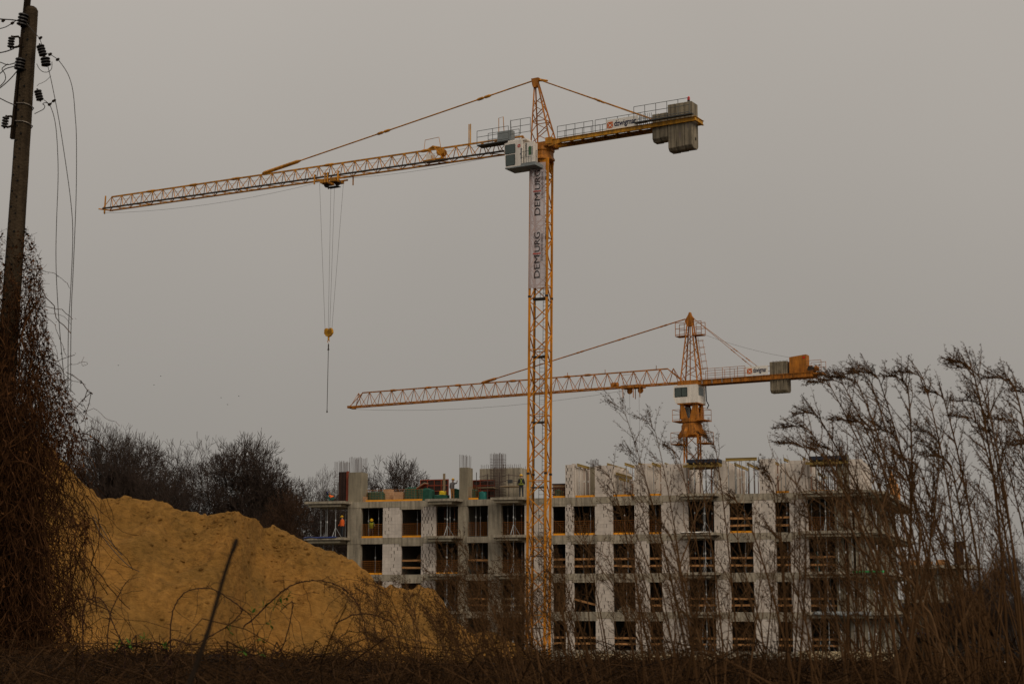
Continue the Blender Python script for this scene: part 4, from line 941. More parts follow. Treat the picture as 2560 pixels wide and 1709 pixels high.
b = MB(); b.prism([C2(1.35, -1.0, 25.0), C2(1.45, -1.0, 23.95), C2(1.2, -1.0, 23.3), C2(-1.0, -1.0, 23.3), C2(-1.0, -1.0, 25.0)], C2.W * 2.0)
cb2 = b.build('operator_cab', 'white', c2)
b = MB(); C2.box(b, 1.28, -.02, 1.002, 1.012, 23.88, 24.78); b.build('window_seal', 'rubber', cb2)
b = MB(); C2.box(b, 1.22, .62, 1.013, 1.02, 23.93, 24.73); b.build('cab_window', 'glass', cb2); b = MB(); C2.box(b, .56, .03, 1.013, 1.02, 23.93, 24.73); b.build('cab_window', 'glass', cb2)
b = MB(); C2.box(b, -1.012, -1.002, .65, -.5, 24.0, 24.75); b.build('cab_window', 'glass', cb2)
b = MB(); C2.box(b, 1.43, 1.44, -.8, .85, 24.05, 24.85); b.build('front_window', 'glass', cb2)
MB().tube([C2(-1.05, -1.0, 25.2), C2(-1.1, -1.0, 23.6), C2(-1.3, -1.05, 23.2), C2(-1.15, -1.0, 22.9)], .05, 5).build('power_cable', 'rubber', c2)
for (z, hl) in ((21.6, 1.55), (19.45, 1.75)):
    for s in (1, -1):
        b = MB(); C2.box(b, s * .8, s * (hl + .1), -.9, .9, z, z + .07); b.build('side_platform', 'orange', c2)
        railing(c2, Frame(16.95, 150, R(29.7)), s * .85, s * (hl + .05), .88, z + .07, z + .07, 1.05, 1, 'orange'); railing(c2, C2, s * .85, s * (hl + .05), -.88, z + .07, z + .07, 1.05, 1, 'orange')
        MB().tube([C2(s * (hl + .05), .88, z + 1.12), C2(s * (hl + .05), -.88, z + 1.12)], .022, 4).build('rail', 'orange', c2)
b = MB(); C2.box(b, -.75, .75, -.75, .75, 17.2, 17.5); b.build('mast_collar', 'orange', c2)
# second crane: head, jib, ties
b = MB(); C2.box(b, -1.0, 1.1, -.75, .75, 25.02, 25.45); b.build('turret', 'orange', c2)
ap2 = C2(-.02, 0, 31.4); hb2 = [(.85, .6), (.85, -.6), (-.85, .6), (-.85, -.6)]
def hp2(l, w_, q): return C2(l, w_, 25.4).lerp(ap2 + C2.L * (.22 if l > 0 else -.22) + C2.W * (w_ * .3) - UP * .2, q)
for c in hb2: MB().bar(hp2(*c, 0), hp2(*c, 1), .12).build('head_leg', 'orange', c2)
for s in range(4):
    c0, c1_ = [hb2[0], hb2[1], hb2[3], hb2[2]][s], [hb2[1], hb2[3], hb2[2], hb2[0]][s]
    for k in range(6): p, q = (c0, c1_) if k % 2 else (c1_, c0); MB().bar(hp2(*p, .04 + k * .13), hp2(*q, .04 + (k + 1) * .13), .05).build('head_brace', 'orange', c2)
MB().bar(C2(.1, 0, 25.4), C2(0, 0, 31.0), .09).build('head_ladder_post', 'orange', c2)
MB().prism([C2(.5, -.15, 31.15), C2(.45, -.15, 31.35), C2(.12, -.15, 31.85), C2(.06, -.15, 32.05), C2(-.08, -.15, 32.05), C2(-.16, -.15, 31.75), C2(-.4, -.15, 31.45), C2(-.2, -.15, 30.7), C2(.2, -.15, 30.7)], C2.W * .3).build('head_plate', 'orange', c2)
for s in (1, -1):
    b = MB(); C2.box(b, s * .35, s * 1.35, -.5, .5, 29.75, 29.8); b.build('head_platform', 'orange', c2)
    railing(c2, C2, s * .4, s * 1.33, .48, 29.8, 29.8, 1.25, 1, 'orange', r=.03); railing(c2, C2, s * .4, s * 1.33, -.48, 29.8, 29.8, 1.25, 1, 'orange', r=.03)
for e in (.35, -.05): MB().tube([C2(-.75, e, 29.6), C2(-1.25, e, 26.0)], .02, 4).build('ladder_rail', 'orange', c2)
for k in range(11): MB().tube([C2(-.8 - k * .043, .35, 29.3 - k * .31), C2(-.8 - k * .043, -.05, 29.3 - k * .31)], .014, 4).build('ladder_rung', 'orange', c2)
for k in range(5): MB().tube([C2(-.8 - k * .09, .35, 29.2 - k * .66), C2(-1.35 - k * .09, .3, 29.25 - k * .66), C2(-1.35 - k * .09, -.05, 29.25 - k * .66), C2(-.8 - k * .09, -.05, 29.2 - k * .66)], .018, 4).build('ladder_hoop', 'orange', c2)
MB().tube([C2(-1.3, .15, 29.25), C2(-1.75, .15, 26.5)], .018, 4).build('hoop_strip', 'orange', c2)
J2 = jib(c2, C2, 1.1, 39.0, 25.35, 25.30, 1.46, .5, 1.42, 'orange', 'orange', top_l0=2.4, top_l1=37.8, dr=.05, ch=.12)
for s in (.5, -.5): MB().bar(C2(2.4, 0, 26.8), C2(.6, s, 25.35), .08).build('root_strut', 'orange', c2); MB().bar(C2(37.8, 0, 26.75), C2(39.1, s, 25.3), .07).build('end_strut', 'orange', c2)
b = MB(); C2.box(b, 39.0, 39.35, -.6, .6, 25.15, 25.4); b.build('end_block', 'orange', c2)
for px, py in ((983, 976), (1071, 970), (1145, 965), (1282, 953), (1469, 938), (1418, 941)):
    l, _ = C2.lz(px, py); p = C2(l, 0, J2(l) + 1.46); MB().tube([p - C2.L * .5, p - C2.L * .2, p + C2.L * .2, p + C2.L * .5], [.06, .13, .13, .06], 6).build('chord_splice', 'orange', c2)
for px in (1514, 1642, 1420):
    l, _ = C2.lz(px, 935); MB().tube([C2(l, .1, J2(l) + 1.5), C2(l, .1, J2(l) + 1.85)], .03, 4).build('bracket_pin', 'orange', c2)
pA2 = C2(23.1, 0, J2(23.1) + 1.5); pT2 = C2(.5, 0, 31.45)
tie(c2, C2, [pT2, pA2], 'orange', .06, (.10, .30, .50), .7); d = (pT2 - pA2).normalized()
MB().tube([pA2, pA2 + d * .2, pA2 + d * 1.6, pA2 + d * 1.9], [.08, .14, .14, .06], 6).build('tie_end_sleeve', 'orange', c2)
for s in (.3, -.3): tie(c2, C2, [C2(-.4, s * .3, 31.4), C2(-7.2 if s > 0 else -6.5, s, 26.0)], 'orange', .026, (.62, .8), .45)
MB().tube(sag(C2(-1.2, 0, 29.9), C2(-10.2, 0, 26.9), .25), .011, 4).build('hoist_line', 'rope', c2)
MB().tube(sag(C2(39.2, 0, 25.1), C2(7.2, 0, 25.0), .75), .012, 4).build('trolley_rope', 'rope', c2)
# second crane: rear arm
for s in (.62, -.62):
    b = MB(); C2.box(b, -12.2, -1.0, s - .03, s + .03, 25.02, 25.38); b.build('beam_web', 'orange', c2)
    for z in (25.0, 25.4): b = MB(); C2.box(b, -12.2, -1.0, s - .11, s + .11, z - .018, z + .018); b.build('beam_flange', 'orange', c2)
for k in range(10): b = MB(); l = -1.4 - k * 1.0; C2.box(b, l - .03, l + .03, .655, .72, 25.02, 25.37); b.build('web_stiffener', 'orange' if k not in (0, 1, 2, 3) else 'boxgrey', c2)
b = MB(); C2.box(b, -9.0, -1.2, -.55, .55, 25.42, 25.46); b.build('walkway', 'darkgrey', c2)
railing(c2, C2, -1.2, -5.7, .66, 25.42, 25.42, 1.0, 6, 'orange'); railing(c2, C2, -1.2, -8.0, -.66, 25.42, 25.42, 1.0, 7, 'orange')
sign(C2, 'white company sign with orange square logo on the farther crane rear arm', -5.85, -7.95, .74, 25.5, 26.3, 0, 0)
for j in range(5): cwblock(c2, C2, -8.05 - j * .33, -8.36 - j * .33, -.55, .55, 23.75, 26.62)
b = MB(); b.prism([C2(-9.9, -.5, 25.4), C2(-9.9, -.5, 26.95), C2(-11.5, -.5, 27.1), C2(-11.5, -.5, 25.4)], C2.W * .9); b.build('winch_cabinet', 'orange', c2)
MB().lathe(C2(-11.9, -.5, 25.75), [(.3, 0), (.3, .05), (.2, .08), (.2, .8), (.3, .84), (.3, .9)], C2.W, 12).build('winch_drum', 'darkbrown', c2)
MB().lathe(C2(-12.35, -.2, 25.8), [(.2, 0), (.22, .1), (.22, .4), (.1, .5)], C2.W, 10).build('winch_motor', 'orange', c2)
b = MB(); C2.box(b, -11.4, -11.2, .405, .42, 26.75, 26.9); b.build('warning_lamp', 'red', c2)
railing(c2, C2, -11.6, -13.0, .66, 25.4, 25.4, 1.05, 1, 'orange'); railing(c2, C2, -11.6, -13.0, -.66, 25.4, 25.4, 1.05, 1, 'orange')
b = MB(); C2.box(b, -13.0, -12.2, -.7, .7, 25.2, 25.35); b.build('tail_platform', 'orange', c2)
# second crane: trolley
tl2 = 5.9; tz2 = J2(5.9)
b = MB(); C2.box(b, tl2 - .9, tl2 + 1.2, -.6, .6, tz2 - .18, tz2 + .1); b.build('trolley_frame', 'orange', c2)
for l in (tl2 - .6, tl2 + .55): MB().lathe(C2(l, -.1, tz2 - .42), [(.28, 0), (.3, .06), (.28, .12)], C2.W, 12).build('rope_sheave', 'orange', c2)
for l, w_ in ((tl2 + 1.0, .55), (tl2 - .8, .55), (tl2 + .2, -.55), (tl2 - .1, .55)): MB().bar(C2(l, w_, tz2), C2(l, w_, tz2 - 1.15), .075).build('trolley_hanger', 'orange', c2)
for l in (tl2 - .45, tl2 + .55): MB().tube([C2(l, 0, tz2 - .5), C2(l, 0, 9)], .011, 4).build('hoist_rope', 'rope', c2)
MB().lathe(C2(8.6, -.4, tz2 + .35), [(.2, 0), (.24, .05), (.24, .7), (.2, .75)], C2.L * -1, 10).build('trolley_winch', 'orange', c2)
MB().tube([C2(tl2 + 1.1, .3, tz2 + .1), C2(tl2 + 1.1, .3, tz2 + 1.15), C2(tl2 - .3, .3, tz2 + 1.15), C2(tl2 - .3, .3, tz2 + .1)], .022, 4).build('trolley_rail', 'orange', c2)

# ------------------------------------------------------------------ the sand heap
RIDGE = [(-120, 1060), (0, 1085), (70, 1095), (130, 1115), (200, 1198), (236, 1242), (256, 1254), (296, 1249), (346, 1249), (402, 1254), (447, 1272), (498, 1285), (548, 1285), (588, 1280), (633, 1293), (661, 1310), (694, 1327), (756, 1349), (835, 1377), (880, 1400), (915, 1424), (936, 1448), (963, 1470), (1003, 1473), (1051, 1474), (1084, 1476), (1109, 1512), (1128, 1541), (1185, 1583), (1233, 1577), (1271, 1596), (1300, 1613), (1400, 1660), (1500, 1700)]
def yr_px(px): 
    if px < 595: return 70.0
    if px < 680: q = (px - 595) / 85; return 70 + 5.0 * q * q * (3 - 2 * q)
    if px < 1080: return 75.0
    return 75 + (px - 1080) * .012
RP = [at(px, py, yr_px(px)) for px, py in RIDGE]
def ridge(x):
    if x <= RP[0].x: return RP[0].z, RP[0].y
    for p, q in zip(RP, RP[1:]):
        if p.x <= x <= q.x:
            t = (x - p.x) / (q.x - p.x); return p.z + (q.z - p.z) * t, p.y + (q.y - p.y) * t
    return -.5, RP[-1].y
def sand_z(x, s):
    zr, yr = ridge(x)
    if s < 0:                                   # front slope, towards the eye
        d = -s; dz = d * .78 - .10 * min(d, 3) + .0 * d
        foot = max(0, d - 8) * .12; z = zr - dz + foot
    else: z = zr - s * .62
    y = yr + s
    k = min(1.0, abs(s) / .7 + .25)
    P3 = V((x * .55, y * .55, 0))
    z += k * (.62 * mnoise.fractal(P3, .9, 2.0, 3) + .10 * mnoise.noise(V((x * 1.9, y * 1.9, 4))) + .03 * mnoise.noise(V((x * 5, y * 5, 2))))
    rough = max(0.0, min(1.0, .42 + (.25 if x < -11.6 else -.2) + 1.5 * mnoise.noise(V((x * .28, y * .28, 9))) + (.5 if s > -1.6 else 0)))
    z += k * rough * (.22 * mnoise.noise(V((x * 1.7, y * 3.4, 21))) + .15 * mnoise.noise(V((x * 3.6, y * 7.0, 31))) + .06 * mnoise.noise(V((x * 8, y * 14, 41))))
    z += k * (1 - rough) * .16 * mnoise.noise(V((x * 2.2 + .3 * s, s * .22, 51)))        # runnels down the slope
    z -= .35 * max(0.0, 1 - abs(x + 11.6 + .35 * s + .3 * math.sin(y)) / .5) * min(1.0, max(0.0, -s) / 3) * .6
    z += .10 * mnoise.noise(V((x * 3.1, 7, 1))) * (1 if abs(s) < .8 else 0)
    return z, y
b = MB(); nxs, nss = 560, 160
X0, X1 = -26.0, 6.0
ss = [-16 + 16.0 * (i / 150) ** .92 for i in range(151)] + [.2 * (1.22 ** i) for i in range(20)]
for j, s in enumerate(ss):
    for i in range(nxs):
        x = X0 + (X1 - X0) * i / (nxs - 1); z, y = sand_z(x, s); b.v.append((x, y, max(z, -.4)))
b.f = [(j * nxs + i, j * nxs + i + 1, (j + 1) * nxs + i + 1, (j + 1) * nxs + i) for j in range(len(ss) - 1) for i in range(nxs - 1)]
sp = thing('sand_heap', 'large heap of damp yellow excavated sand before the building', 'sand heap', (-12, 70, 0))
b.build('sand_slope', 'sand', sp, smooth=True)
rnd = random.Random(11); b = MB()
for k in range(700):
    x = rnd.uniform(-21, 1.5) if k % 2 else -11.3 + rnd.gauss(0, 1.6); s = -abs(rnd.gauss(0, 1.6 if k % 3 else 4.5)) ; z, y = sand_z(x, s); r = rnd.choice((.02, .025, .03, .04, .06, .09)) * rnd.uniform(.7, 1.3)
    if z < .1: continue
    c = V((x, y, z + r * .2)); n = 5
    b.lathe(c - UP * r * .6, [(r * .7, 0), (r * rnd.uniform(.9, 1.2), r * .5), (r * rnd.uniform(.5, .8), r * 1.1)], (UP + V((rnd.uniform(-.4, .4), rnd.uniform(-.4, .4), 0))).normalized(), n)
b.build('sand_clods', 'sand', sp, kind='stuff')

# ------------------------------------------------------------------ bare trees behind
def seg(b, p, q, r0, r1):
    d = q - p
    if d.length < 1e-5: return
    a, c = perp(d); o = len(b.v)
    for P_, r in ((p, r0), (q, r1)):
        for t in (0, 2.094, 4.189): e = P_ + (a * math.cos(t) + c * math.sin(t)) * r; b.v.append((e.x, e.y, e.z))
    b.f += [(o, o + 1, o + 4, o + 3), (o + 1, o + 2, o + 5, o + 4), (o + 2, o, o + 3, o + 5)]
def make_tree(seed, maxlev=7, spread=.55, trunk=.18, upw=.10, minr=.0006):
    rr = random.Random(seed); tb, cb_ = MB(), MB()
    def grow(p, d, L, r, lev):
        b_ = tb if lev <= 2 else cb_; n = 3 if lev < 5 else 2; r0 = r
        pts = [p]
        for k in range(n):
            d = (d + V((rr.gauss(0, .13), rr.gauss(0, .13), rr.gauss(0, .08) + upw))).normalized()
            q = p + d * (L / n); r1 = max(minr, r0 * (.86 if lev else .93)); seg(b_, p, q, r0, r1); p, r0 = q, r1; pts.append(p)
        if lev >= maxlev: return
        nc = rr.choice((2, 2, 3)) if lev else 4
        ph = rr.uniform(0, 6.28)
        for c in range(nc):
            a, e = perp(d); an = ph + c * 6.283 / nc + rr.uniform(-.5, .5); tilt = rr.uniform(.5, 1.1) * spread
            grow(p, (d * math.cos(tilt) + (a * math.cos(an) + e * math.sin(an)) * math.sin(tilt)).normalized(), L * rr.uniform(.70, .82), r0 * rr.uniform(.56, .72), lev + 1)
        if lev > 0:
            for c in range(rr.choice((1, 2))):
                a, e = perp(d); an = rr.uniform(0, 6.28); tilt = rr.uniform(.6, 1.1)
                grow(rr.choice(pts[1:]), (d * math.cos(tilt) + (a * math.cos(an) + e * math.sin(an)) * math.sin(tilt)).normalized(), L * rr.uniform(.5, .7), r0 * .55, lev + 1 + (lev > 2))
    grow(V((0, 0, 0)), UP, trunk, .016, 0)
    zs_ = sorted(v[2] for v in cb_.v); H = zs_[int(len(zs_) * .995)]
    for q in (tb, cb_): q.v = [(v[0] / H, v[1] / H, v[2] / H) for v in q.v]
    def me(q, nm, m): e = bpy.data.meshes.new(nm); e.from_pydata(q.v, [], q.f); e.materials.append(M[m]); return e
    return me(tb, 'trunk', 'bark'), me(cb_, 'crown', 'twig')
TREES = [make_tree(3, 8, .58, .2, .07), make_tree(8, 8, .55, .16, .07), make_tree(21, 8, .66, .14, .06), make_tree(34, 7, .6, .2, .07)]
rust = TREES[2][1].copy(); rust.materials[0] = M['twig2']
def tree(label, px, py, Y, k, wd=1.0, rz=0, me=None):
    p = at(px, py, Y); t = thing('bare_tree', label, 'tree', (p.x, p.y, 0), 'bare trees beyond the sand heap')
    for nm, m_ in (('trunk', TREES[k][0]), ('crown', me or TREES[k][1])):
        o = bpy.data.objects.new(nm, m_); COL.objects.link(o); o.parent = t; o.scale = (p.z * wd, p.z * wd, p.z); o.rotation_euler = (0, 0, rz)
tree('bare tree behind the ivy at the left edge of the heap', 215, 1090, 152, 1, .62, 0)
tree('tallest bare tree just right of the ivy covered pole', 268, 1083, 156, 0, .66, 1)
tree('bare tree second right of the ivy, crown sloping to the right', 335, 1108, 150, 2, .62, 2.2)
tree('bare tree in the gap left of the round crowned tree', 398, 1180, 160, 1, .6, 4)
tree('bare tree forming the left side of the wide round crown', 478, 1120, 150, 0, .74, 3)
tree('bare tree forming the middle of the wide round crown', 545, 1112, 156, 1, .86, 5.1)
tree('bare tree forming the right side of the wide round crown', 618, 1130, 152, 2, .74, .6)
tree('low rust coloured tree left of the corner balcony', 705, 1240, 146, 2, .62, 1.5, rust)
tree('thin bare tree directly left of the corner balcony', 770, 1190, 158, 3, .6, 2.6)
tree('small bare tree behind the corner balcony props', 830, 1225, 162, 1, .55, .3)
tree('bare tree seen over the deck between left roof column and red formwork', 975, 1160, 168, 2, .78, .9)
tree('small bare tree right behind the left roof column', 922, 1190, 175, 2, .42, 3.3)
tree('bare tree in the haze of twigs at the far right edge', 2530, 1380, 170, 1, .8, 1.1)
tree('low bare tree behind the lower wing on the right', 2440, 1440, 165, 0, .9, 2.1)

for j, (px, py, k_, wd) in enumerate(((2395, 1470, 2, 1.3), (2432, 1500, 1, 1.5), (2478, 1462, 2, 1.2), (2520, 1490, 0, 1.5), (2562, 1450, 2, 1.1), (2600, 1480, 1, 1.4), (2455, 1530, 2, 1.6))):
    tree('low bare scrub tree, %s from the left in the far right thicket' % ORD[j if j < 6 else j], px, py, 136 + 4 * (j % 3), k_, wd, j * 1.3)
# ------------------------------------------------------------------ concrete utility pole, insulators and wires
PY_ = 22.0
pt0, pt1 = at(78, 27, PY_), at(16, 930, PY_)
pdir = (pt1 - pt0).normalized()
pend = pt0 + pdir * ((pt0.z - 3.6) / -pdir.z)
up_ = thing('utility_pole', 'old concrete utility pole overgrown with dry vines at the left edge', 'pole', pend)
side = V((1, -.25, 0)).normalized(); fr = UP.cross(side).normalized()
def pole_ring(p, w_, d_): 
    c = .22
    return [p + side * (w_ * x) + fr * (d_ * y) for x, y in ((-.5, -.5 + c), (-.5 + c, -.5), (.5 - c, -.5), (.5, -.5 + c), (.5, .5 - c), (.5 - c, .5), (-.5 + c, .5), (-.5, .5 - c))]
Lp = (pend - pt0).length; rings = []
for k in range(25):
    q = k / 24; p = pt0 + pdir * (Lp * q) + side * (.006 * mnoise.noise(V((k * .9, 0, 0)))); rings.append(pole_ring(p, .165 + .12 * q, .18 + .12 * q))
b = MB(); b.add([p for r in rings for p in r], [(k * 8 + j, k * 8 + (j + 1) % 8, (k + 1) * 8 + (j + 1) % 8, (k + 1) * 8 + j) for k in range(24) for j in range(8)] + [tuple(range(7, -1, -1))]); b.build('shaft', 'pole', up_)
b = MB(); tp = pt0 - pdir * .0; b.add([p for p in rings[0]] + [pt0 - pdir * .05 + (p - pt0) * .72 for p in rings[0]], [(j, (j + 1) % 8, 8 + (j + 1) % 8, 8 + j) for j in range(8)] + [tuple(8 + j for j in range(8))]); b.build('pole_cap', 'pole', up_)
rnd = random.Random(5)
def on_pole(px, py, off=0.0): return at(px, py, PY_) - fr * 0 + V((0, -off, 0))
for k in range(34):
    q = .01 + k * .012 + rnd.uniform(-.002, .002); p = pt0 + pdir * (Lp * q); wq = .175 + .13 * q
    c = p + side * (wq * (.18 if k % 2 else -.16)) - fr * 0
    fn = -fr if fr.y > 0 else fr
    MB().tube([c + fn * ((.19 + .13 * q) / 2 - .02), c + fn * ((.19 + .13 * q) / 2 + .004)], .011 if k % 3 else .015, 8).build('bolt_hole', 'rubber', up_)
p0, p1 = at(66, -12, PY_ - .05), at(29, 347, PY_ - .05)
MB().bar(p0, p1, .075, .03).build('steel_strap', 'iron', up_); MB().bar(p0 + V((.03, .02, 0)), p1 + V((.03, .02, 0)), .012, .07).build('steel_strap', 'iron', up_)
def insulator(px, py, axis, r=.072, h=.17, n=4, Y=PY_ - .12):
    c = at(px, py, Y); prof = []
    for k in range(n):
        z = -h / 2 + h * k / n; prof += [(r * .55, z), (r, z + h / n * .25), (r * .95, z + h / n * .6), (r * .5, z + h / n * .85)]
    o = MB().lathe(c, prof, axis.normalized(), 12).build('insulator', 'ceramic', up_, smooth=False)
    MB().tube([c - axis.normalized() * h * .62, c + axis.normalized() * h * .62], .012, 6).build('spindle', 'iron', o); return c
I1 = insulator(57, 49, V((.15, 0, 1)), .075, .19); I3 = insulator(50, 160, V((.1, 0, 1)), .075, .18)
I4 = insulator(104, 126, V((-.35, 0, 1)), .06, .17); I5 = insulator(114, 154, V((-.2, 0, 1)), .07, .13, 3); I6 = insulator(97, 238, V((-.3, 0, 1)), .055, .16)
I2 = insulator(28, 106, V((.05, 0, 1)), .05, .16); I7 = insulator(13, 305, V((.1, 0, 1)), .05, .16)
for (px, py, x2) in ((28, 106, 50), (13, 305, 32)):
    pts = [at(px + 4, py - 13, PY_ - .12), at(x2 - 4, py - 14, PY_ - .12), at(x2, py - 9, PY_ - .1), at(x2, py + 6, PY_ - .1), at(x2 - 4, py + 11, PY_ - .12), at(px + 4, py + 14, PY_ - .12)]
    MB().tube(pts, .017, 5).build('insulator_bracket', 'iron', up_)
for (px, py) in ((62, 268), (58, 314)):
    q = (py - 27) / (930 - 27); p = pt0.lerp(pt1, q * .995); wq = .18 + .05 * q
    MB().tube([c + V((0, 0, -.012 * i)) for i, c in enumerate(pole_ring(p, wq + .02, wq + .03))] + [pole_ring(p, wq + .02, wq + .03)[0]], .008, 5).build('clamp_band', 'band', up_)
def wire(label, pts, r=.0055, Y=PY_ - .12, m='wire', yend=None, name='overhead_wire', group=None):
    n = len(pts); P3 = [at(x, y, Y + ((yend - Y) * i / (n - 1) if yend else 0)) for i, (x, y) in enumerate(pts)]
    fine = []
    for i in range(n - 1):                      # smooth the bends
        p_, q_ = P3[max(0, i - 1)], P3[min(n - 1, i + 2)]
        for k in range(5):
            t = k / 5; a_, b_ = P3[i], P3[i + 1]; m1, m2 = (b_ - p_) * .5, (q_ - a_) * .5
            fine.append(a_ * (2 * t ** 3 - 3 * t * t + 1) + m1 * (t ** 3 - 2 * t * t + t) + b_ * (-2 * t ** 3 + 3 * t * t) + m2 * (t ** 3 - t * t))
    fine.append(P3[-1])
    return tag(MB().tube(fine, r, 5).build(name, m, origin=P3[-1]), label, 'wire', group)
wire('cut wire bowing outward from the upper right insulator', [(118, 133), (128, 138), (143, 148), (152, 158), (168, 182), (178, 208), (184, 240), (188, 290), (191, 340), (191, 460), (188, 560), (182, 700), (179, 760), (177, 870), (177, 980)], name='dangling_wire')
wire('straight slack wire crossing the pole top and hanging down', [(56, 45), (80, 75), (98, 96), (108, 125), (122, 175), (135, 235), (150, 315), (171, 455), (180, 535), (182, 590), (180, 660), (176, 740), (171, 830), (170, 970)], name='dangling_wire')
wire('cut wire hanging from the lowest right insulator', [(110, 250), (122, 260), (127, 268), (135, 292), (141, 330), (145, 400), (145, 460), (142, 540), (140, 620), (141, 690), (146, 780), (154, 880), (162, 960)], name='dangling_wire')
wire('thin looped wire under the black insulator box', [(92, 160), (98, 172), (108, 180), (120, 180), (129, 172), (130, 155)], .005, name='jumper_wire')
wire('thin curled wire joining two right insulators', [(127, 190), (115, 202), (104, 208), (98, 210), (92, 216)], .0035, name='jumper_wire')
wire('short bent wire below the lowest right insulator', [(86, 285), (98, 279), (109, 273), (112, 265), (107, 260), (116, 257), (126, 262), (132, 250)], .006, name='jumper_wire')
wire('uppermost wire running off to the left', [(43, 52), (30, 50), (15, 49), (-30, 46)], .010, yend=24)
wire('slack wire sloping down left below the top insulator', [(40, 52), (25, 62), (8, 70), (-30, 78)], .007, yend=23)
wire('wire running left from the bracket insulator', [(34, 122), (18, 128), (0, 132), (-30, 136)], .010, yend=24)
wire('wire running left from the middle insulator, upper of two', [(37, 158), (18, 162), (0, 156), (-30, 150)], .008, yend=24)
wire('wire running left from the middle insulator, lower of two', [(37, 166), (15, 172), (0, 184), (-30, 205)], .008, yend=24)
wire('loose wire loop left of the middle insulator', [(20, 160), (5, 172), (12, 185), (13, 200), (0, 216), (-20, 230)], .007)
wire('wire rising right to the pole below the middle insulator', [(44, 176), (28, 195), (10, 212), (-20, 236)], .008)
wire('wire reaching the pole from the left at clamp height', [(40, 264), (20, 256), (0, 246), (-30, 232)], .008)
for (a_, m_, lb) in ((( 27, 56), .03, 'a'), ((4, 50), .03, 'b'), ((121, 134), .03, 'c'), ((140, 147), .028, 'd'), ((97, 93), .03, 'e'), ((120, 259), .028, 'f'), ((131, 250), .028, 'g')):
    p = at(*a_, PY_ - .14); MB().lathe(p - UP * .03, [(.008, 0), (m_ * .7, .015), (m_ * .6, .045), (.008, .06)], V((.7, 0, .5)).normalized(), 6).build('wire_clamp', 'iron', up_)
wire('upper loose wire trailing down the sand slope', [(236, 1285), (255, 1320), (280, 1358), (306, 1388)], .014, 66.0, name='trailing_wire')
wire('lower loose wire trailing down the sand slope', [(232, 1290), (250, 1330), (275, 1365), (305, 1398), (328, 1418), (347, 1427)], .016, 65.5, name='trailing_wire')

# ------------------------------------------------------------------ dry climbing vines on the pole
rnd = random.Random(77)
ENV = [(560, 60), (600, 80), (650, 100), (760, 112), (840, 120), (900, 138), (960, 165), (1010, 182), (1060, 198), (1100, 215), (1200, 226), (1300, 226), (1450, 216), (1560, 208), (1720, 225)]
def envx(y):
    if y <= ENV[0][0]: return ENV[0][1]
    for (y0, x0), (y1, x1) in zip(ENV, ENV[1:]):
        if y0 <= y <= y1: return x0 + (x1 - x0) * (y - y0) / (y1 - y0)
    return ENV[-1][1]
def polex(y): return 78 + (16 - 78) * (y - 27) / 903
vn = thing('climbing_vine', 'thick mass of dry brown climbing vines swallowing the utility pole', 'vine', (pend.x, pend.y, pend.z))
vb, lb = MB(), MB()
def leafquad(b, p, s):
    d = V((rnd.gauss(0, 1), rnd.gauss(0, 1), rnd.gauss(-.4, 1))).normalized(); a, c = perp(d); b.add([p, p + d * s * .5 + a * s * .35, p + d * s, p + d * s * .5 - a * s * .35 + c * s * .2], [(0, 1, 2), (0, 2, 3)])
for k in range(10500):
    y = 640 + 1020 * rnd.random() ** .62
    xr = envx(y); pxx = polex(y)
    x = xr - (xr + 90) * rnd.random() ** .8
    if y < 930 and (rnd.random() < .52 or x < pxx - 60): continue
    if x > 105 and rnd.random() < (.80 if y > 1080 else .62): continue       # the fringe stays open
    Y = 21.2 + rnd.uniform(-1.1, 1.3) * (1 if y > 900 else .35); p = at(x, y, Y); d = V((rnd.gauss(0, .35), rnd.gauss(0, .3), rnd.gauss(-.8, .5))).normalized()
    n = rnd.randint(6, 16); r = rnd.choice((.003, .0035, .004, .005, .007)); pts = [p]; stp = rnd.uniform(.05, .11) * (.7 if y < 930 else 1)
    for q in range(n):
        d = (d + V((rnd.gauss(0, .26), rnd.gauss(0, .22), rnd.gauss(-.12, .24)))).normalized(); p = p + d * stp
        pts.append(p)
        if rnd.random() < (.26 if y < 1150 else .07): leafquad(lb, p + V((rnd.gauss(0, .02), rnd.gauss(0, .02), rnd.gauss(0, .02))), rnd.uniform(.022, .05))
    for q in range(n): seg(vb, pts[q], pts[q + 1], r, r * .9)
for k in range(2700):                           # fine withered fringe
    y = 575 + 560 * rnd.random() ** .75; xr = envx(y); pxx = polex(y); sgn = 1 if rnd.random() < .7 else -1
    x = pxx + sgn * rnd.random() ** .6 * ((xr - pxx) if sgn > 0 else 60)
    if x > xr: continue
    Y = 21.5 + rnd.uniform(-.6, .6); p = at(x, y, Y); leafquad(lb, p, rnd.uniform(.025, .065))
    q = p + V((rnd.gauss(0, .05), rnd.gauss(0, .05), rnd.gauss(0, .06))); seg(vb, p, q, .0025, .002)
for k in range(26):                             # thick old stems wound round the pole
    y = rnd.uniform(850, 1500); x = polex(y) + rnd.uniform(-30, 60); p = at(x, y, 21.2 + rnd.uniform(-.3, .3)); d = V((rnd.gauss(0, .2), 0, 1)).normalized(); pts = [p]
    for q in range(6): d = (d + V((rnd.gauss(0, .25), rnd.gauss(0, .15), .08))).normalized(); p = p + d * .12; pts.append(p)
    for q in range(6): seg(vb, pts[q], pts[q + 1], .012, .011)
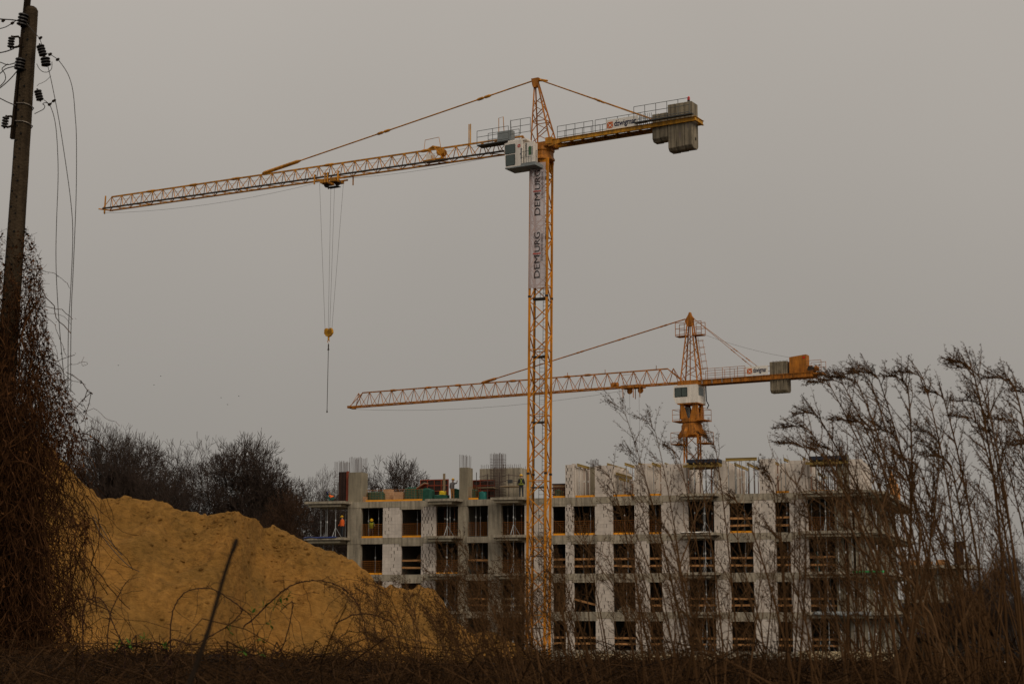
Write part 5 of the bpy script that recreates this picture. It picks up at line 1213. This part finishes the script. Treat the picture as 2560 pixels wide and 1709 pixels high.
for (pts) in ([(165, 930), (182, 938), (205, 955), (218, 975), (210, 1000)], [(190, 1020), (205, 1000), (228, 980), (222, 1010), (208, 1050)], [(205, 1090), (232, 1070), (246, 1075)]):
    P3 = [at(x, y, 20.8) for x, y in pts]
    for q in range(len(P3) - 1): seg(vb, P3[q], P3[q + 1], .006, .005); [leafquad(lb, P3[q + 1], .04) for _ in range(3)]
for (cx, cy) in ((213, 1310), (208, 1345), (199, 1490), (60, 1200), (95, 1350)):      # clotted knots of dead leaves
    for q in range(46): p = at(cx + rnd.gauss(0, 7), cy + rnd.gauss(0, 13), 20.8 + rnd.gauss(0, .1)); leafquad(lb, p, rnd.uniform(.03, .07))
vb.build('vine_stems', 'vine', vn, kind='stuff'); lb.build('withered_leaves', 'vleaf', vn, kind='stuff')

# ------------------------------------------------------------------ foreground brush on the bank
rnd = random.Random(9); b = MB()
for k in range(7500):
    Y = rnd.uniform(8.5, 17.5); X = rnd.uniform(-.36, .36) * Y; g = ground_z(X, Y) - .03
    topz = ZC - Y * (.034 + .020 * rnd.random()) + (rnd.random() ** 5) * .35
    H = max(.18, topz - g); p = V((X, Y, g)); an = rnd.uniform(0, 6.28); lean = rnd.uniform(.2, 1.5); d = V((math.cos(an) * lean, math.sin(an) * lean * .6, 1)).normalized()
    n = 7; Lg = H * rnd.uniform(1.0, 2.4); r = rnd.choice((.0025, .003, .004, .005, .008)) * Y / 13; dr_ = rnd.uniform(.05, .5)
    for q in range(n):
        e = p + d * Lg / n
        if e.z > topz: d.z = -abs(d.z) * .3; e = p + d.normalized() * Lg / n
        seg(b, p, e, r, r * .9); r *= .9; p = e; d = (d + V((rnd.gauss(0, .22), rnd.gauss(0, .22), rnd.gauss(-dr_ * .5, .15)))).normalized()
for k in range(5200):
    Y = rnd.uniform(14.2, 18.2); X = rnd.uniform(-.36, .36) * Y; p = V((X, Y, ground_z(X, Y) - .02)); an = rnd.uniform(0, 6.28); d = V((math.cos(an), math.sin(an) * .6, rnd.uniform(.15, .9))).normalized(); r = rnd.uniform(.003, .006)
    for q in range(5):
        e = p + d * rnd.uniform(.04, .09); seg(b, p, e, r, r * .9); r *= .9; p = e; d = (d + V((rnd.gauss(0, .3), rnd.gauss(0, .25), rnd.gauss(-.12, .2)))).normalized()
tag(b.build('dry_brush', 'brush'), 'tangle of dry brown twigs and grass along the bottom edge', 'brush', kind='stuff')

# ------------------------------------------------------------------ dry weed stalks
def quad(p, c, q, t): return p * ((1 - t) ** 2) + c * (2 * t * (1 - t)) + q * (t * t)
def seed_(b, p, d, s):
    a, c = perp(d); o = len(b.v)
    for e in (p, p + d * s * .45 + a * s * .22, p + d * s * .45 - a * s * .11 + c * s * .19, p + d * s * .45 - a * s * .11 - c * s * .19, p + d * s): b.v.append((e.x, e.y, e.z))
    b.f += [(o, o + 2, o + 1), (o, o + 3, o + 2), (o, o + 1, o + 3), (o + 4, o + 1, o + 2), (o + 4, o + 2, o + 3), (o + 4, o + 3, o + 1)]
def stalk(tip, base, Y, label, group, hero=True, r=None, seeds=1.0, rs=0, m='stalk', droop=1.0, bare=False, dens=1.0):
    rr = random.Random(rs); T_ = at(*tip, Y + rr.uniform(-.3, .3)); B = at(*base, Y); g = ground_z(B.x, B.y)
    dv = (T_ - B); B2 = B + V((-dv.x * .12, 0, 0)); B2.z = min(g, B.z) - .02
    ln = (T_ - B).length; c = B.lerp(T_, .58) + V((ln * .045 * droop, rr.uniform(-.1, .1), ln * .04))
    pts = [B2] + [quad(B, c, T_, k / 14) for k in range(15)]
    tl_ = V((-1, 0, .1)); d = (pts[-1] - pts[-2]).normalized(); p = pts[-1]
    if hero and not bare:
        for k in range(5): d = (d + V((-.30 * droop, 0, -.20 * droop))).normalized(); p = p + d * .035; pts.append(p)
    r = r or rr.uniform(.008, .0125); n = len(pts)
    root = thing('weed_stalk', label, 'weed', (B2.x, B2.y, B2.z), group)
    rad = [r * (1 - .82 * k / (n - 1)) for k in range(n)]
    sb = MB(); sb.tube(pts, rad, 5); bb, sd = MB(), MB()
    nb = int((26 if hero else 12) * dens)
    for k in range(nb):
        s = .42 + .56 * (k + rr.random()) / nb; i = min(n - 2, int(s * (n - 1))); f = s * (n - 1) - i
        p = pts[i].lerp(pts[i + 1], f); d = (pts[i + 1] - pts[i]).normalized(); sg = 1 if rr.random() < .5 else -1
        L_ = (.10 + .42 * (1 - s)) * rr.uniform(.55, 1.2) * (1.0 if hero else .8); ang = rr.uniform(.35, .8)
        e = (d * math.cos(ang) + (V((1, 0, 0)) * sg + V((0, rr.uniform(-1, 1), 0))).normalized() * math.sin(ang)).normalized(); rb = r * .42
        nn = 5
        for q in range(nn):
            e = (e + V((rr.gauss(-.06 * droop, .10), rr.gauss(0, .1), rr.gauss(.07, .09)))).normalized(); p2 = p + e * L_ / nn; seg(bb, p, p2, rb, rb * .8); rb *= .8
            if seeds and q >= 1:
                for z_ in range(int((8 if hero else 4) * seeds * rr.uniform(.5, 1.4))):
                    w_ = p.lerp(p2, rr.random()); sdv = (e * .6 + V((rr.gauss(-.15, .5), rr.gauss(0, .5), rr.gauss(-.05, .5)))).normalized()
                    ls = rr.uniform(.012, .03); seg(bb, w_, w_ + sdv * ls, .0009, .0008); seed_(sd, w_ + sdv * ls * .6, sdv, rr.uniform(.010, .020))
            if rr.random() < .35:
                e2 = (e + V((rr.gauss(0, .6), rr.gauss(0, .5), .25))).normalized(); p3 = p2 + e2 * L_ * .28; seg(bb, p2, p3, rb * .8, rb * .5)
                if seeds:
                    for z_ in range(int(3 * seeds)): seed_(sd, p2.lerp(p3, rr.uniform(.3, 1)), V((rr.gauss(0, .6), rr.gauss(0, .6), rr.gauss(.2, .5))).normalized(), rr.uniform(.010, .019))
            p = p2
    sb.build('stem', m, root); 
    if bb.v: bb.build('side_twigs', m, root, kind='stuff')
    if sd.v: sd.build('seed_heads', 'seed', root, kind='stuff')
def near(x):
    if x < 1005: return 'the foot of the sand heap'
    if 1300 < x < 1390: return 'the tall crane mast'
    if x > 2095: return 'the right corner of the building' if x < 2250 else ('the lower wing' if x < 2420 else 'the sky at the far right')
    return 'the %s bay' % ORD[min(range(13), key=lambda k: abs((BAYS[k][0] + BAYS[k][1]) / 2 - x))]
rnd = random.Random(15)
HERO = [((1565, 1040), (1735, 1709)), ((1640, 1085), (1738, 1709)), ((1600, 1160), (1730, 1709)), ((1700, 1150), (1790, 1709)), ((1790, 1125), (1850, 1709)), ((1745, 1160), (1815, 1709)), ((1962, 1105), (2300, 1709)), ((1980, 1066), (2330, 1709)), ((2000, 1030), (2350, 1709)), ((2030, 955), (2365, 1709)), ((2062, 950), (2385, 1709)), ((2098, 948), (2340, 1709)), ((2128, 940), (2350, 1709)), ((2150, 935), (2372, 1709)), ((2222, 955), (2245, 1709)), ((2262, 938), (2420, 1709)), ((2312, 985), (2480, 1709)), ((2385, 915), (2520, 1709)), ((2400, 930), (2560, 1709)), ((2490, 955), (2620, 1709)), ((2398, 1048), (2560, 1709)), ((2410, 1010), (2575, 1709)), ((2535, 985), (2690, 1709)), ((2300, 1100), (2255, 1709)), ((2330, 1150), (2440, 1709)), ((2130, 1060), (2290, 1709)), ((2190, 1080), (2380, 1709)), ((2450, 1080), (2620, 1709)), ((2550, 1120), (2660, 1709)), ((2040, 1120), (2240, 1709)), ((2090, 1050), (2330, 1709)), ((2500, 1060), (2600, 1709))]
for k, (tp_, bs_) in enumerate(HERO):
    lf = tp_[0] < 1900
    stalk(tp_ if lf else (tp_[0] + 48, tp_[1] + 14), bs_, rnd.uniform(9.5, 13), 'weed stalk with fuzzy seed heads before the brick storey, %s from the left' % ORD[sum(1 for q in HERO if q[0][0] < tp_[0])] if lf else 'tall wind bent weed with drooping head against the right sky, %s from the left' % ORD[sum(1 for q in HERO if 1900 < q[0][0] < tp_[0])], 'weeds before the brick storey' if lf else 'tall weeds on the right', True, seeds=.45 if lf else .62, rs=100 + k, droop=.5 if lf else 1.0, dens=.8 if lf else 1.0, r=rnd.uniform(.006, .0085) if lf else rnd.uniform(.009, .0135))
for k in range(118):
    x = rnd.uniform(900, 1720) if k % 3 else rnd.uniform(1060, 1420); y = rnd.uniform(1340, 1600) - (40 if x > 1250 else 0) + (60 if x < 1050 else 0)
    stalk((x, y), (x + rnd.uniform(20, 150), 1709), rnd.uniform(9, 15), 'thin dry weed stem with its tip before %s' % near(x), 'thin weeds before the building', False, r=rnd.uniform(.004, .007), seeds=.5 if k % 2 else .25, rs=300 + k, droop=.6)
for k in range(136):
    x = rnd.uniform(1680, 2620); y = (rnd.uniform(1130, 1500) if k % 2 else rnd.uniform(1330, 1600)) + (120 if x < 1900 else 0)
    stalk((x, y), (x + rnd.uniform(-60, 230), 1709), rnd.uniform(9, 16), 'dry weed of the thicket, tip before %s' % near(x), 'thicket at the right', False, r=rnd.uniform(.004, .0085), seeds=.45 if k % 2 else .2, rs=500 + k, droop=.8)
for k in range(26):
    x = rnd.gauss(2250, 140); y = rnd.uniform(1120, 1480); x2 = x + rnd.uniform(-40, 260)
    stalk((x, y), (x2, 1709), rnd.uniform(9.5, 14), 'brown twiggy weed of the thicket, tip before %s' % near(x), 'thicket at the right', True, r=rnd.uniform(.006, .012), seeds=.3, rs=900 + k, droop=.7, dens=.6)
for k in range(11):
    x = rnd.uniform(1440, 1960); y = rnd.uniform(1180, 1420); x2 = x + rnd.uniform(10, 130)
    stalk((x, y), (x2, 1709), rnd.uniform(9.5, 13), 'brown branching weed before the block piers, tip before %s' % near(x), 'branching weeds before the block piers', True, r=rnd.uniform(.006, .010), seeds=.4, rs=1200 + k, droop=.4, dens=.5)
for k in range(42):
    x = rnd.uniform(830, 1330); y = rnd.uniform(1480, 1640) - (60 if x > 1080 else 0); x2 = x + rnd.uniform(-20, 90)
    stalk((x, y), (x2, 1709), rnd.uniform(10, 15), 'fine brown stem of the tangle, tip before %s' % near(x), 'tangle at the right foot of the sand heap', True, r=rnd.uniform(.003, .0055), seeds=.3, rs=1500 + k, droop=.5, dens=.5)
BR = [([(2400, 1720), (2335, 1560), (2270, 1440), (2215, 1330), (2180, 1180)], .015, 'thick pale branch curving up left before the right corner'), ([(2262, 1720), (2230, 1500), (2130, 1330), (2075, 1265)], .011, 'pale branch leaning left before the right balconies'),
      ([(1800, 1720), (1745, 1600), (1702, 1420), (1752, 1250)], .012, 'pale crooked branch before the tenth bay'), ([(2370, 1720), (2395, 1570), (2470, 1420), (2520, 1300)], .010, 'pale branch leaning right beside the lower wing'),
      ([(2450, 1720), (2350, 1600), (2200, 1480), (2020, 1385)], .009, 'long pale branch slanting far left over the right bays'), ([(2150, 1720), (2080, 1500), (2040, 1330), (1985, 1180)], .009, 'brown branch rising before the twelfth bay'), ([(1640, 1720), (1600, 1560), (1490, 1400), (1440, 1330)], .007, 'thin pale branch leaning left before the seventh bay'),
      ([(1950, 1720), (1900, 1560), (1850, 1380), (1838, 1240)], .008, 'thin pale branch before the eleventh bay')]
for k, (pts, r, lbl) in enumerate(BR):
    P3 = [at(x, y, 10.5 + .2 * k) for x, y in pts]; P3[0].z = min(P3[0].z, ground_z(P3[0].x, P3[0].y) - .02)
    root = thing('shrub_branch', lbl, 'branch', tuple(P3[0]), 'bare shrub branches at the right'); fine = []
    for i in range(len(P3) - 1):
        for q in range(5): fine.append(P3[i].lerp(P3[i + 1], q / 5) + V((rnd.gauss(0, .008), 0, rnd.gauss(0, .008))))
    fine.append(P3[-1]); n = len(fine); MB().tube(fine, [r * (1 - .7 * i / (n - 1)) for i in range(n)], 6).build('limb', 'wood', root)
    tb = MB()
    for q in range(22):
        i = rnd.randint(4, n - 2); p = fine[i]; d = ((fine[i + 1] - fine[i]).normalized() + V((rnd.choice((-1, 1)) * rnd.uniform(.4, .9), rnd.gauss(0, .4), .2))).normalized(); rr_ = r * .35; Lg = rnd.uniform(.12, .5)
        for z_ in range(5): p2 = p + d * Lg / 5; seg(tb, p, p2, rr_, rr_ * .85); rr_ *= .85; p = p2; d = (d + V((rnd.gauss(0, .15), rnd.gauss(0, .15), .1))).normalized()
    tb.build('side_twigs', 'wood', root, kind='stuff')

# ------------------------------------------------------------------ arching bramble canes with young leaves
def zs5(x, y): return (200 + x / 2.936, 1220 + y / 2.936)
CANES = [([(650, 1250), (600, 1180), (500, 1130), (370, 1165), (150, 1190)], [(280, 1155), (370, 1140), (475, 1105), (615, 1165)], 'low bramble cane with four leaf tufts before the sand'),
 ([(330, 1250), (300, 1120), (250, 1010), (190, 860), (130, 800), (70, 815)], [], 'bare bramble cane hooking over left beside the vines'),
 ([(190, 1250), (215, 960), (290, 770), (355, 670)], [], 'straight thin bramble shoot leaning right before the sand'),
 ([(665, 1250), (670, 960), (720, 820), (800, 750), (950, 735), (1080, 800), (1200, 890), (1260, 960), (1290, 1200)], [(1270, 915)], 'bramble cane arching from the centre of the sand to the right'),
 ([(640, 1145), (830, 1145), (1000, 1060), (1120, 980), (1200, 890)], [(1100, 1050)], 'bramble cane lying low and rising to the right'),
 ([(1200, 1010), (1270, 960), (1380, 850), (1520, 730), (1620, 690), (1720, 675), (1830, 690), (1930, 730), (2010, 810), (2060, 900), (2100, 1060), (2130, 1250)], [(1350, 865), (1425, 860), (1480, 845), (1520, 800)], 'largest bramble cane making a wide arch before the sand'),
 ([(1400, 1250), (1480, 1180), (1540, 980), (1560, 830), (1470, 900)], [(1400, 1000), (1335, 1110)], 'bramble cane bent sharply at the top'),
 ([(1880, 990), (2000, 930), (2120, 920), (2230, 955), (2310, 1010), (2360, 1250)], [], 'low bramble arch at the right foot of the sand'),
 ([(22, 1260), (20, 960), (40, 850), (110, 650)], [], 'upright bramble shoot beside the vine mass'),
 ([(1250, 1250), (1200, 1200), (1100, 1190), (980, 1230)], [(1200, 1190), (1320, 1220)], 'low curled bramble cane with leaves near the brush')]
rnd = random.Random(31)
for k, (pts, lv, lbl) in enumerate(CANES):
    Yc = 13.2 + .25 * (k % 4); P3 = [at(*zs5(x, y), Yc) for x, y in pts]
    lo = 0 if pts[0][1] > pts[-1][1] else -1; gz = ground_z(P3[lo].x, Yc)
    ext = V((P3[lo].x + rnd.uniform(-.05, .05), Yc, gz - .02)); P3 = ([ext] + P3) if lo == 0 else (P3 + [ext])
    root = thing('bramble_cane', lbl, 'bramble', tuple(ext)); fine = []; n = len(P3)
    for i in range(n - 1):
        p_, q_ = P3[max(0, i - 1)], P3[min(n - 1, i + 2)]
        for j in range(6):
            t = j / 6; a_, b_ = P3[i], P3[i + 1]; m1, m2 = (b_ - p_) * .5, (q_ - a_) * .5
            fine.append(a_ * (2 * t ** 3 - 3 * t * t + 1) + m1 * (t ** 3 - 2 * t * t + t) + b_ * (-2 * t ** 3 + 3 * t * t) + m2 * (t ** 3 - t * t) + V((rnd.gauss(0, .0022), 0, rnd.gauss(0, .0022))))
    fine.append(P3[-1]); MB().tube(fine, [.0062 * (1 - .5 * i / len(fine)) for i in range(len(fine))], 5).build('stem', 'cane', root)
    tb = MB()
    for q in range(len(fine)):
        d = V((rnd.gauss(0, 1), rnd.gauss(0, 1), rnd.gauss(.2, 1))).normalized(); L_ = rnd.choice((.015, .02, .04, .12)) ; seg(tb, fine[q], fine[q] + d * L_, .003, .001)
        if rnd.random() < .22:
            p = fine[q]; d = V((rnd.gauss(0, .8), rnd.gauss(0, .5), rnd.gauss(-.1, .7))).normalized()
            for z_ in range(6): p2 = p + d * .05; seg(tb, p, p2, .0022, .002); p = p2; d = (d + V((rnd.gauss(0, .3), rnd.gauss(0, .2), rnd.gauss(-.05, .25)))).normalized()
    tb.build('side_twigs', 'cane', root, kind='stuff')
    for (x, y) in lv:
        c = at(*zs5(x, y), Yc)
        for q in range(7):
            an = rnd.uniform(0, 6.28); d = V((math.cos(an), rnd.uniform(-.5, .5), math.sin(an) * .8 + .35)).normalized(); a_, e_ = perp(d); s = rnd.uniform(.045, .07)
            MB().add([c, c + d * s * .35 + a_ * s * .26, c + d * s * .7 + a_ * s * .2 + e_ * .004, c + d * s, c + d * s * .7 - a_ * s * .2 + e_ * .004, c + d * s * .35 - a_ * s * .26], [(0, 1, 2, 3), (0, 3, 4, 5)]).build('leaf', 'leaf', root)
P3 = [at(470, 1720, 4.2), at(520, 1580, 4.2), at(560, 1440, 4.2), at(586, 1360, 4.2)]; g = V((P3[0].x - .12, 4.2, 3.15))
t = thing('bare_twig', 'dark blurred bare stem slanting up close to the lens', 'stem', tuple(g))
MB().tube([g] + P3, [.010, .0075, .0060, .0050, .0048], 7).build('stem', 'iron', t)
MB().lathe(P3[-1] - V((.004, 0, .02)), [(.005, 0), (.0068, .012), (.0062, .03), (.003, .038)], V((.3, 0, 1)).normalized(), 7).build('stem_tip', 'iron', t)
b = MB()
for q in range(14): p = P3[0].lerp(P3[-1], rnd.random()); seg(b, p, p + V((rnd.gauss(0, .012), rnd.gauss(0, .01), rnd.uniform(.0, .012))), .0015, .001)
b.build('thorns', 'iron', t, kind='stuff')

# ------------------------------------------------------------------ people on site
def person(label, pos, face, pose, shirt, trousers, vest=None, helmet='helmet', scale=1.0):
    root = thing('person', label, 'person', pos); f = V((math.cos(face), math.sin(face), 0)); s = V((-f.y, f.x, 0))
    def P(x, y, z): return V(pos) + (f * x + s * y + UP * z) * scale
    if pose == 'stand': J = dict(pel=(0, 0, .95), spi=(.0, 0, 1.15), che=(.0, 0, 1.38), nek=(.02, 0, 1.52), hed=(.04, 0, 1.66), el=(.02, .27, 1.13), er=(.05, -.27, 1.13), hl=(.2, .25, .95), hr=(.25, -.2, 1.0), kl=(.04, .1, .5), kr=(.02, -.11, .5), fl=(0, .11, .06), fr=(0, -.13, .06))
    elif pose == 'raise': J = dict(pel=(0, 0, .95), spi=(.0, 0, 1.15), che=(.02, 0, 1.38), nek=(.04, 0, 1.52), hed=(.06, 0, 1.66), el=(.02, .27, 1.12), er=(.2, -.28, 1.42), hl=(.18, .26, .95), hr=(.32, -.26, 1.68), kl=(.04, .1, .5), kr=(.02, -.11, .5), fl=(0, .11, .06), fr=(0, -.13, .06))
    elif pose == 'lean': J = dict(pel=(-.05, 0, .88), spi=(.05, 0, 1.06), che=(.2, 0, 1.24), nek=(.3, 0, 1.33), hed=(.4, 0, 1.42), el=(.38, .27, 1.02), er=(.38, -.27, 1.02), hl=(.56, .18, .88), hr=(.56, -.16, .88), kl=(.12, .11, .46), kr=(.1, -.12, .46), fl=(0, .12, .06), fr=(-.05, -.13, .06))
    else: J = dict(pel=(-.1, 0, .32), spi=(.0, 0, .5), che=(.18, 0, .64), nek=(.3, 0, .68), hed=(.42, 0, .70), el=(.3, .28, .42), er=(.3, -.28, .42), hl=(.5, .2, .2), hr=(.5, -.2, .2), kl=(.3, .16, .42), kr=(.3, -.16, .42), fl=(.05, .15, .06), fr=(.05, -.15, .06))
    k = list(J); sh = {'sl': tuple(a + b_ for a, b_ in zip(J['che'], (0, .17, .03))), 'sr': tuple(a + b_ for a, b_ in zip(J['che'], (0, -.17, .03))), 'pl': tuple(a + b_ for a, b_ in zip(J['pel'], (0, .09, -.06))), 'pr': tuple(a + b_ for a, b_ in zip(J['pel'], (0, -.09, -.06))),
        'tl': tuple(a + b_ for a, b_ in zip(J['fl'], (.14, 0, -.02))), 'tr': tuple(a + b_ for a, b_ in zip(J['fr'], (.14, 0, -.02))), 'top': tuple(a + b_ for a, b_ in zip(J['hed'], (.03, 0, .1)))}
    J.update(sh); k = list(J); ix = {n: i for i, n in enumerate(k)}
    E_ = [('pel', 'spi'), ('spi', 'che'), ('che', 'nek'), ('nek', 'hed'), ('hed', 'top'), ('che', 'sl'), ('che', 'sr'), ('sl', 'el'), ('el', 'hl'), ('sr', 'er'), ('er', 'hr'), ('pel', 'pl'), ('pel', 'pr'), ('pl', 'kl'), ('kl', 'fl'), ('pr', 'kr'), ('kr', 'fr'), ('fl', 'tl'), ('fr', 'tr')]
    rad = dict(pel=.15, spi=.145, che=.16, nek=.06, hed=.095, top=.07, sl=.075, sr=.075, el=.05, er=.05, hl=.035, hr=.035, pl=.10, pr=.10, kl=.068, kr=.068, fl=.05, fr=.05, tl=.045, tr=.045)
    me = bpy.data.meshes.new('body'); me.from_pydata([P(*J[n]) - V(pos) for n in k], [(ix[a], ix[c]) for a, c in E_], [])
    o = bpy.data.objects.new('body', me); COL.objects.link(o); o.parent = root; ORG[o.name] = V(pos)
    md = o.modifiers.new('skin', 'SKIN'); md.use_smooth_shade = True
    for i, n in enumerate(k): sv = me.skin_vertices[0].data[i]; sv.radius = (rad[n] * scale, rad[n] * scale); sv.use_root = (n == 'pel')
    sub = o.modifiers.new('sub', 'SUBSURF'); sub.levels = sub.render_levels = 1
    # clothes by height on the body: boots, trousers, shirt, face
    m = bpy.data.materials.new('worker_clothes'); m.use_nodes = True; t_ = m.node_tree; bs = t_.nodes['Principled BSDF']; bs.inputs['Roughness'].default_value = .85
    tcn = N(t_, 'ShaderNodeTexCoord'); sp_ = N(t_, 'ShaderNodeSeparateXYZ'); t_.links.new(tcn.outputs['Object'], sp_.inputs[0]); rp = N(t_, 'ShaderNodeValToRGB'); rp.color_ramp.interpolation = 'CONSTANT'
    mm = N(t_, 'ShaderNodeMath', operation='MULTIPLY'); mm.inputs[1].default_value = .5 / scale; t_.links.new(sp_.outputs[2], mm.inputs[0]); t_.links.new(mm.outputs[0], rp.inputs[0]); t_.links.new(rp.outputs[0], bs.inputs['Base Color'])
    zw = J['pel'][2] + .02; zn = J['nek'][2] + (.0 if pose in ('stand', 'raise') else .06)
    cr = rp.color_ramp; cr.elements[0].position = 0; cr.elements[0].color = (.015, .012, .01, 1); cr.elements[1].position = .1 / 2; cr.elements[1].color = (*trousers, 1)
    e = cr.elements.new(zw / 2); e.color = (*shirt, 1); e = cr.elements.new(zn / 2); e.color = (.40, .23, .15, 1)
    me.materials.append(m)
    hd = P(*J['hed']); hu = (P(*J['top']) - P(*J['nek'])).normalized()
    hm = MB().lathe(hd + hu * .045, [(.155, 0), (.155, .012), (.125, .02), (.12, .06), (.09, .11), (.04, .14)], hu, 12).build('helmet', helmet, root, smooth=False)
    fwd = (f - hu * f.dot(hu)).normalized(); MB().prism([hd + hu * .05 + fwd * .12 + s * .08, hd + hu * .05 + fwd * .2, hd + hu * .05 + fwd * .12 - s * .08], hu * .012).build('helmet_peak', helmet, hm)
    MB().lathe(hd + fwd * .10 - hu * .02, [(.008, 0), (.016, .02), (.006, .05)], hu, 6).build('nose', 'skin', root)
    if vest:
        b_ = MB(); a0, a1 = P(*J['pel']), P(*J['nek']); ax = (a1 - a0); n = 12; vs = []
        for q, (w_, dd) in enumerate(((.19, .155), (.195, .165), (.205, .17), (.21, .165), (.12, .11))):
            c = a0 + ax * (.02 + .24 * q); u = ax.normalized(); fd = (f - u * f.dot(u)).normalized()
            vs += [c + s * (math.cos(2 * math.pi * j / n) * w_ * scale) + fd * (math.sin(2 * math.pi * j / n) * dd * scale) for j in range(n)]
        b_.add(vs, [(q * n + j, q * n + (j + 1) % n, (q + 1) * n + (j + 1) % n, (q + 1) * n + j) for q in range(4) for j in range(n)]); vo = b_.build('vest', vest, root, smooth=True)
        if vest == 'darkcloth':
            c = a0 + ax * .12; u = ax.normalized(); MB().tube([c + s * (math.cos(j * .524) * .2) + f * (math.sin(j * .524) * .175) for j in range(13)], .022, 5).build('reflective_band', 'hiyellow', vo)
            for sg in (1, -1): MB().bar(a0 + ax * .2 - f * .17 + s * .1 * sg, a0 + ax * .95 - f * .14 - s * .1 * sg, .035, .02).build('reflective_band', 'hiyellow', vo)
    return root
back = math.atan2(FI.y, FI.x)
DK = (.02, .024, .03)
person('worker in orange hi-vis crouching on the left corner balcony roof', tuple(fw(U0 - 1.35, -.2, ZS[0] + .03)), back + 1.2, 'crouch', (.02, .07, .06), (.02, .09, .07), 'hiorange', 'blue')
person('worker in orange hi-vis and yellow helmet standing under the corner balcony', tuple(fw(U0 - .42, -.1, ZS[1] + .03)), back + 2.6, 'stand', (.75, .13, .02), DK, 'hiorange')
person('worker in yellow vest bending over the barrier in the first bay', tuple(fw(BU[0][0] + .62, .75, ZS[1] + .0)), back + 3.6, 'lean', (.08, .09, .05), DK, 'hiyellow')
person('worker in grey shirt and tan trousers raising an arm on the deck', tuple(fw(fu(1131, 1240, 1.0), 1.0, ZS[0])), back - .2, 'raise', (.15, .135, .13), (.36, .16, .045))
person('worker in dark jacket with bright straps beside the crane mast', tuple(fw(fu(1303, 1240, -.8), -.8, ZS[0] + .03)), back + .3, 'stand', (.02, .02, .022), DK, 'darkcloth')

# ------------------------------------------------------------------ small far things: a parked van, birds
vp = at(2490, 1650, 97); vx, vy = vp.x, vp.y
car = thing('parked_car', 'white car parked beyond the brush at the lower right corner', 'car', (vx, vy, 0))
prof = [(-2.1, .3), (-2.12, .75), (-1.2, .92), (-.65, 1.42), (.75, 1.46), (1.5, 1.0), (2.05, .92), (2.1, .32)]
b = MB(); b.prism([V((vx + x, vy - .85, z)) for x, z in prof], V((0, 1.7, 0))); o = b.build('body', 'signw', car); md = o.modifiers.new('bevel', 'BEVEL'); md.width = .08; md.segments = 2
for dx in (-1.35, 1.3): wh = MB().lathe(V((vx + dx, vy - .87, .31)), [(.31, 0), (.31, .2)], V((0, 1, 0)), 14).build('wheel', 'rubber', car); MB().lathe(V((vx + dx, vy - .885, .31)), [(.18, 0), (.19, .012)], V((0, 1, 0)), 10).build('rim', 'boxgrey', wh)
for x0, x1, x2, x3 in ((-1.0, -.58, 0, 0), (.06, .06, .66, 1.2)):
    MB().prism([V((vx + x0, vy - .856, .97)), V((vx + x1, vy - .856, 1.36)), V((vx + x2, vy - .856, 1.38)), V((vx + x3, vy - .856, .99))], V((0, -.01, 0))).build('side_window', 'glass', car)
for k, (px, py, lb_) in enumerate(((296, 913, 'small dark bird flying highest, right of the dangling wires'), (402, 940, 'small dark bird, upper one of the pair between pole and hook'), (385, 962, 'small dark bird, lower one of the pair between pole and hook'), (553, 994, 'small dark bird flying low, left of the upper speck'), (597, 990, 'small dark bird flying low, nearest to the hanging chain'), (569, 1011, 'small dark bird flying lowest over the trees'))):
    c = at(px, py, 330); root = thing('bird', lb_, 'bird', tuple(c), 'birds in the sky')
    MB().tube([c - V((.14, 0, 0)), c - V((.07, 0, -.01)), c + V((.05, 0, .01)), c + V((.12, 0, .02)), c + V((.15, 0, .02))], [.01, .035, .04, .025, .004], 6).build('body', 'bird', root)
    for s in (1, -1): MB().prism([c + V((.05, 0, .02)), c + V((-.05, 0, .02)), c + V((-.09, s * .13, .09)), c + V((-.1, s * .26, .04)), c + V((0, s * .14, .09))], V((0, 0, .006))).build('wing', 'bird', root)
